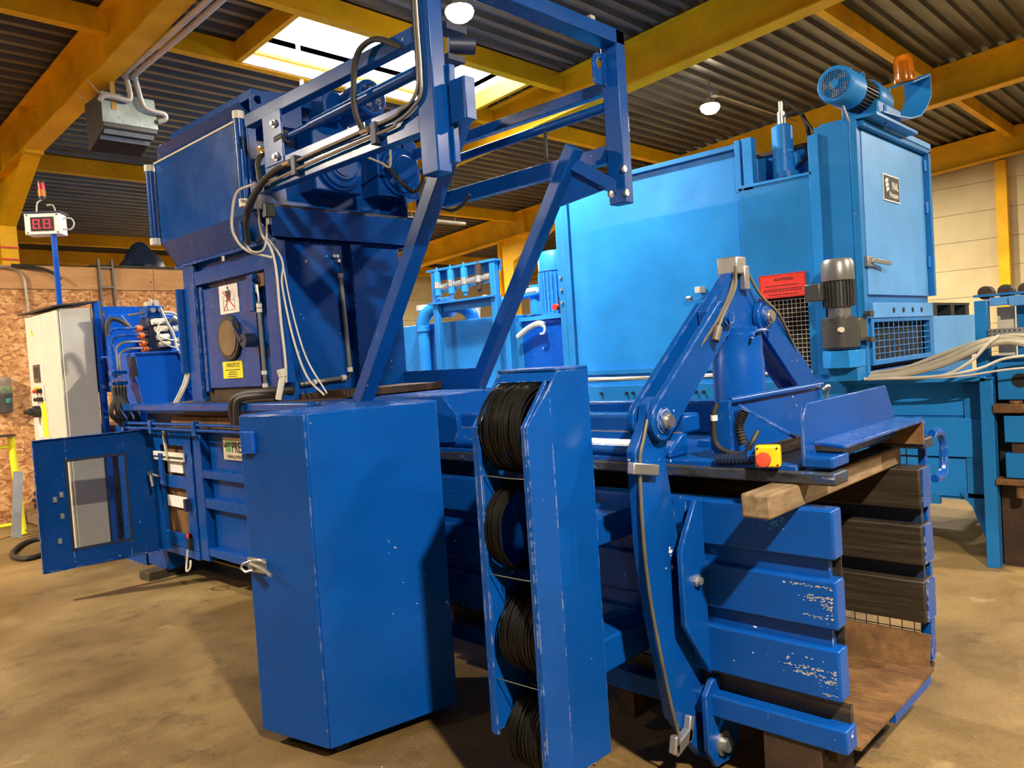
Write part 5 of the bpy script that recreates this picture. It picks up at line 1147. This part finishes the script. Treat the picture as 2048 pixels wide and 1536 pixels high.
# motor on the tower
MX0, MY, MZ = 5.60, 2.12, 3.315
tm = part(MB().lathe([(.112, 0), (.124, .04), (.128, .1), (.128, 1)], (MX0, MY, MZ), (MX0+.26, MY, MZ), 32), 'fan_cowl', 'sky_blue_clean', LB)
part(MB().cyl((MX0-.001, MY, MZ), (MX0+.02, MY, MZ), .095, 28), 'fan_opening', 'black', tm)
gr = MB()
for k in range(-6, 7):
    c_ = .0145*k; h_ = math.sqrt(max(0, .093**2-c_*c_)); gr.box(MX0-.008, MX0-.001, MY+c_-.0018, MY+c_+.0018, MZ-h_, MZ+h_); gr.box(MX0-.008, MX0-.001, MY-h_, MY+h_, MZ+c_-.0018, MZ+c_+.0018)
gr.cyl((MX0-.009, MY, MZ), (MX0, MY, MZ), .028, 12)
part(gr, 'fan_guard', 'sky_blue_clean', tm)
fn = MB().cyl((MX0+.26, MY, MZ), (MX0+.52, MY, MZ), .10, 24)
for k in range(30):
    a = 2*math.pi*k/30; fn.bar((MX0+.27, MY+.11*math.cos(a), MZ+.11*math.sin(a)), (MX0+.51, MY+.11*math.cos(a), MZ+.11*math.sin(a)), .007, .026, (0, math.cos(a), math.sin(a)))
part(fn, 'motor_fins', 'motor_grey', tm)
part(MB().lathe([(.13, 0), (.14, .1), (.14, .3), (.125, .9), (.08, 1)], (MX0+.52, MY, MZ), (MX0+.85, MY, MZ-.01), 28), 'gear_housing', 'sky_blue', tm)
part(B(MX0+.45, MX0+.95, MY-.13, MY+.13, 3.12, 3.26), 'gear_foot', 'sky_blue', tm, .01)
part(B(MX0+.2, MX0+1.1, MY-.20, MY+.20, 3.09, 3.115), 'motor_base', 'sky_blue', LB, .003)
part(MB().cyl((MX0+.30, MY, MZ+.12), (MX0+.30, MY, MZ+.17), .012, 8).tube([(MX0+.55+.03*math.cos(a), MY, MZ+.16+.03*math.sin(a)) for a in [k*.52 for k in range(12)]], .009, 6, True), 'lifting_eye', 'sky_blue', tm)
part(MB().bar((5.70, 2.12, 3.22), (5.78, 2.10, 3.08), .012, .012), 'tie_rod', 'galv', LB)
part(MB().cyl((6.1, TY-.1, 3.08), (6.1, TY-.1, 3.22), .012, 8), 'stud', 'sky_blue', LB)
# beacon and its bent bracket
bk = part(strip([(5.95, 3.13), (6.25, 3.15), (6.58, 3.19), (6.82, 3.255), (6.99, 3.36), (7.09, 3.46)], TY-.14, TY+.06, .01), 'beacon_bracket', 'sky_blue', LB)
part(strip([(7.09, 3.44), (7.10, 3.64)], TY-.14, TY+.06, .01), 'bracket_back', 'sky_blue', bk)
part(strip([(7.10, 3.635), (6.64, 3.485)], TY-.14, TY+.06, .01), 'bracket_shelf', 'sky_blue', bk)
part(strip([(6.64, 3.485), (6.54, 3.19)], TY+.03, TY+.06, .012), 'bracket_leg', 'sky_blue', bk)
bc = part(MB().lathe([(.078, 0), (.078, .15), (.074, .2), (.070, .85), (.05, .98), (.02, 1)], (6.79, TY-.04, 3.54), (6.74, TY-.04, 3.74), 28), 'beacon', 'amber', LB, label='amber rotating beacon')
part(MB().cyl((6.788, TY-.04, 3.55), (6.775, TY-.04, 3.60), .045, 18).cyl((6.775, TY-.04, 3.60), (6.755, TY-.04, 3.69), .022, 12), 'reflector', 'brass', bc)
# accumulator cylinder behind the front panel
ac = part(MB().lathe([(.085, 0), (.085, .6), (.079, .61), (.079, .97), (.06, 1)], (5.98, 2.68, 2.60), (5.98, 2.68, 3.23), 24), 'accumulator', 'sky_blue_clean', LB)
part(MB().cyl((5.98, 2.68, 3.23), (5.98, 2.68, 3.33), .03, 12).cyl((5.98, 2.68, 3.33), (5.98, 2.68, 3.41), .018, 10), 'valve', 'galv', ac)
part(MB().cyl((5.98, 2.66, 2.82), (5.98, 2.66, 2.86), .095, 24), 'clamp_band', 'sky_blue', ac)
part(MB().tube(spline([(5.98, 2.64, 3.30), (6.02, 2.55, 3.30), (6.04, 2.50, 3.15), (6.02, 2.50, 2.98), (5.98, 2.55, 2.9)], 6), .016, 8), 'hose', 'rubber', ac)
part(MB().tube(spline([(5.98, 2.66, 3.42), (6.0, 2.60, 3.36), (6.02, 2.50, 3.22), (6.0, 2.40, 3.05), (5.95, 2.33, 2.98)], 6), .009, 8), 'cable', 'rubber', ac)
# right end: tying unit
part(B(5.92, 6.9, 1.0, 1.29, 0, .62), 'end_frame', 'rust_dark', LB)
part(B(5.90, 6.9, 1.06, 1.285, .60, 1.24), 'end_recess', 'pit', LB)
for z0, z1 in ((.83, 1.0), (.60, .76)): part(B(5.80, 6.6, .80, 1.235, z0, z1), 'tie_bar', 'sky_blue', LB, .005)
part(B(5.82, 6.6, .80, 1.20, .76, .83), 'tie_core', 'rust_dark', LB)
part(B(5.84, 6.6, .80, 1.27, 1.10, 1.34), 'tie_plate', 'sky_blue', LB, .004)
part(MB().cyl((5.835, 1.145, 1.225), (5.845, 1.145, 1.225), .045, 20), 'plate_hole', 'pit', LB)
part(B(5.78, 5.88, 1.12, 1.29, 1.02, 1.075).cyl((5.83, 1.17, 1.075), (5.83, 1.17, 1.095), .04, 8), 'hinge_lug', 'rust', LB, .004)
part(MB().box(5.78, 5.88, 1.12, 1.29, .555, .595).cyl((5.83, 1.16, .555), (5.83, 1.16, .47), .03, 10), 'hinge_lug', 'rust', LB, .004)
part(MB().cyl((5.85, .8, .54), (5.85, 1.22, .54), .02, 10), 'hinge_rod', 'rust_dark', LB)
# wire frame at the far right
part(B(5.90, 5.98, 1.325, 1.40, 1.25, 1.75), 'feed_post', 'sky_blue', LB, .004)
part(B(5.93, 6.0, 1.15, 1.315, 1.71, 1.765), 'feed_beam', 'door_blue', LB, .004)
part(B(5.90, 5.97, .60, 1.20, 1.70, 1.765), 'feed_beam', 'door_blue', LB, .004)
part(B(6.0, 6.06, 1.13, 1.18, 1.38, 1.72), 'feed_post', 'sky_blue', LB, .004)
pr = part(B(5.88, 5.885, .6, 1.32, 1.50, 1.56), 'perforated_rail', 'galv', LB)
hl_ = MB()
for k in range(24):
    for z in (1.517, 1.543): hl_.cyl((5.879, 1.31-.028*k, z), (5.8805, 1.31-.028*k, z), .006, 8)
part(hl_, 'rail_holes', 'pit', pr)['kind'] = 'stuff'
part(B(5.93, 6.08, .6, 1.41, 1.775, 1.79), 'roller_tray', 'sky_blue', LB)
for k in range(6):
    y_ = 1.345-.115*k
    part(MB().lathe([(.045, 0), (.045, .2), (.034, .3), (.034, .7), (.045, .8), (.045, 1)], (5.96, y_, 1.80), (6.05, y_, 1.80), 18), 'roller', 'motor_grey', LB)
    part(B(5.94, 5.955, y_-.035, y_+.035, 1.775, 1.825), 'roller_bracket', 'rust_dark', LB)
part(B(5.93, 6.2, .6, 1.33, 1.25, 1.38), 'feed_base', 'sky_blue', LB)
part(B(6.05, 6.10, 1.20, 1.30, 1.38, 1.70), 'feed_plate', 'cream_plate', LB)
# cables lying on the ledge
CB = thing('cable_bundle', 'bundle of thick grey cables lying on the light blue press', 'cables', (5.72, 1.9, 1.25))
def cab_(pts, r, m_='cable_tan'): part(MB().tube(spline(pts, 8), r, 8), 'cable', m_, CB)
cab_([(5.72, 2.02, 1.275), (5.73, 1.8, 1.30), (5.74, 1.55, 1.38), (5.76, 1.35, 1.47), (5.78, 1.22, 1.50), (5.78, 1.08, 1.47), (5.78, .95, 1.38), (5.8, .8, 1.34)], .020)
cab_([(5.70, 2.02, 1.27), (5.71, 1.8, 1.285), (5.72, 1.55, 1.35), (5.74, 1.35, 1.44), (5.76, 1.20, 1.475), (5.76, 1.06, 1.44), (5.77, .93, 1.36), (5.8, .8, 1.33)], .020)
cab_([(5.74, 2.02, 1.30), (5.74, 1.8, 1.33), (5.76, 1.6, 1.40), (5.78, 1.4, 1.47), (5.78, 1.2, 1.51), (5.78, 1.05, 1.49), (5.79, .9, 1.38)], .014)
cab_([(5.70, 2.05, 1.268), (5.70, 1.6, 1.268), (5.70, 1.4, 1.35), (5.70, 1.28, 1.47), (5.72, 1.22, 1.52)], .010, 'cable_white')
cab_([(5.69, 2.05, 1.264), (5.69, 1.6, 1.272), (5.70, 1.35, 1.31), (5.72, 1.2, 1.37), (5.74, 1.0, 1.385), (5.76, .8, 1.37)], .009, 'cable_white')
cab_([(5.69, 2.05, 1.262), (5.70, 1.5, 1.265), (5.72, 1.2, 1.30), (5.74, .9, 1.32)], .007, 'cable_white')
CB2 = thing('ledge_cables', 'pale cables lying along the ledge under the big light blue panel', 'cables', (5.75, 3.5, 1.30))
for k in range(6):
    pts = [(5.80+.02*math.sin(k*2+y), y, 1.308+.018*abs(math.sin(1.3*k+y*2.1))) for y in [2.45+.3*i for i in range(9)]]
    part(MB().tube(spline(pts, 5), .009+.003*(k % 2), 6), 'cable', 'cable_white' if k % 3 else 'cable_tan', CB2)
# ------------------------------------------------------------------ hydraulic station left of the big panel
HS = thing('oil_tank', 'sky blue oil tank with pipes and upright motors behind the press', 'oil tank', (6.6, 6.6, 0))
part(B(6.2, 7.8, 5.95, 8.6, .3, 2.03), 'tank', 'sky_blue_clean', HS, .01)
part(B(6.2, 7.8, 5.05, 5.75, .3, 1.94), 'tank', 'royal', HS, .008, label='darker blue tank section under the motors')
part(B(6.16, 7.8, 5.03, 5.76, 1.94, 1.98), 'tank_rim', 'sky_blue_clean', HS)
part(B(6.19, 6.25, 5.75, 5.84, .3, 1.94), 'tank_post', 'sky_blue', HS)
part(B(6.2, 6.3, 5.1, 8.5, 0, .3), 'tank_skid', 'sky_blue', HS)
part(B(7.6, 7.7, 5.1, 8.5, 0, .3), 'tank_skid', 'sky_blue', HS)
def bigpipe(pts, r, m_='sky_blue_clean', n=16, k=7): return part(MB().tube(spline(pts, k), r, n), 'pipe', m_, HS)
bigpipe([(6.10, 7.28, .6), (6.10, 7.28, 1.4), (6.10, 7.28, 1.95), (6.10, 7.27, 2.05), (6.12, 7.18, 2.17), (6.16, 7.02, 2.21), (6.2, 6.86, 2.21), (6.25, 6.70, 2.17), (6.30, 6.62, 2.06), (6.30, 6.60, 1.98)], .075)
part(MB().cyl((6.10, 7.28, 1.94), (6.10, 7.28, 1.97), .095, 20), 'pipe_flange', 'sky_blue_clean', HS)
vlv = part(MB().cyl((6.15, 7.04, 2.19), (6.17, 6.96, 2.20), .12, 22).cyl((6.18, 6.93, 2.20), (6.20, 6.86, 2.20), .12, 22), 'pipe_flange', 'sky_blue_clean', HS)
for y in (7.58, 7.34):
    part(MB().cyl((6.5, y+.1, 2.0), (6.5, y+.1, 2.22), .045, 12), 'breather_neck', 'sky_blue', HS)
    part(MB().lathe([(.07, 0), (.12, .3), (.12, 1)], (6.5, y+.1, 2.20), (6.5, y+.1, 2.29), 18), 'breather_cap', 'cream_plate', HS)
bigpipe([(6.5, 6.75, 2.02), (6.5, 6.72, 2.20), (6.5, 6.60, 2.28), (6.5, 6.45, 2.20), (6.5, 6.40, 2.02)], .035, 'cable_tan', 10)
bigpipe([(6.5, 6.45, 2.22), (6.5, 6.0, 2.24), (6.5, 5.7, 2.26)], .035)
bigpipe([(6.3, 6.05, 2.02), (6.3, 6.02, 2.18), (6.3, 5.95, 2.25), (6.3, 5.6, 2.27)], .03, 'white_plastic', 10)
for y, x, h in ((5.50, 6.5, 2.68), (5.05, 6.45, 2.72)):
    mt_ = part(MB().lathe([(.17, 0), (.17, .68), (.18, .68), (.18, .9), (.15, .98), (.08, 1)], (x, y, 1.98), (x, y, h), 28), 'motor', 'sky_blue_clean', HS)
    fn = MB()
    for k in range(26):
        a = 2*math.pi*k/26; fn.bar((x+.178*math.cos(a), y+.178*math.sin(a), 2.02), (x+.178*math.cos(a), y+.178*math.sin(a), 2.44), .008, .025, (math.cos(a), math.sin(a), 0))
    part(fn, 'motor_fins', 'sky_blue_clean', mt_)
part(MB().cyl((6.6, 5.85, 2.02), (6.6, 5.85, 2.35), .10, 16), 'pump', 'sky_blue_clean', HS)
part(B(6.3, 6.36, 5.26, 5.31, 1.98, 2.16), 'valve', 'black', HS)
part(MB().cyl((6.30, 5.34, 2.06), (6.26, 5.34, 2.06), .035, 12), 'valve_knob', 'red', HS)
part(MB().tube(spline([(6.12, 5.75, 1.78), (6.12, 5.6, 1.86), (6.12, 5.45, 1.90), (6.13, 5.38, 1.88)], 6), .03, 8), 'taped_hose', 'white_plastic', HS)
part(MB().tube(spline([(6.12, 5.42, 1.90), (6.12, 5.37, 1.86), (6.12, 5.38, 1.80), (6.12, 5.43, 1.79)], 6), .012, 8), 'cable', 'white', HS)
# filter gantry
FG = thing('filter_gantry', 'light blue frame holding four small filter cylinders before the oil tank', 'filter frame', (6.0, 6.4, 0))
for y in (6.88, 5.93): part(B(5.97, 6.03, y-.04, y+.04, 0, 2.62), 'post', 'sky_blue', FG, .004)
part(B(5.96, 6.06, 5.87, 6.98, 2.60, 2.625), 'top_beam', 'sky_blue', FG)
part(B(6.05, 6.06, 5.87, 6.98, 2.50, 2.60), 'top_beam', 'sky_blue', FG)
part(B(5.94, 6.06, 5.90, 6.98, 2.225, 2.245), 'shelf', 'sky_blue', FG)
part(B(6.05, 6.06, 5.90, 6.98, 2.14, 2.225), 'shelf', 'sky_blue', FG)
for k, y in enumerate((6.80, 6.57, 6.35, 6.12)):
    part(MB().cyl((5.96, y, 2.32), (5.96, y, 2.585), .038, 16).cyl((5.96, y, 2.585), (5.96, y, 2.64), .012, 8).cyl((5.96, y, 2.28), (5.96, y, 2.32), .022, 12), 'filter', 'sky_blue_clean' if k != 3 else 'rust_dark', FG)
    part(MB().cyl((5.956, y, 2.40), (5.956, y, 2.47), .040, 16), 'filter_label', 'galv', FG)
part(MB().cyl((6.02, 6.86, 2.40), (6.02, 5.98, 2.44), .05, 16), 'manifold_pipe', 'galv', FG)

BPL = thing('black_pallet', 'black pallet lying on the light blue box by the cream wall', 'pallet', (8.1, 2.4, 1.69))
for k in range(3): part(B(7.5, 8.7, 2.10+.19*k, 2.22+.19*k, 1.79, 1.81), 'deck_board', 'black', BPL)
for x_ in (7.52, 8.05, 8.55): part(B(x_, x_+.12, 2.10, 2.58, 1.69, 1.79), 'block', 'black', BPL)
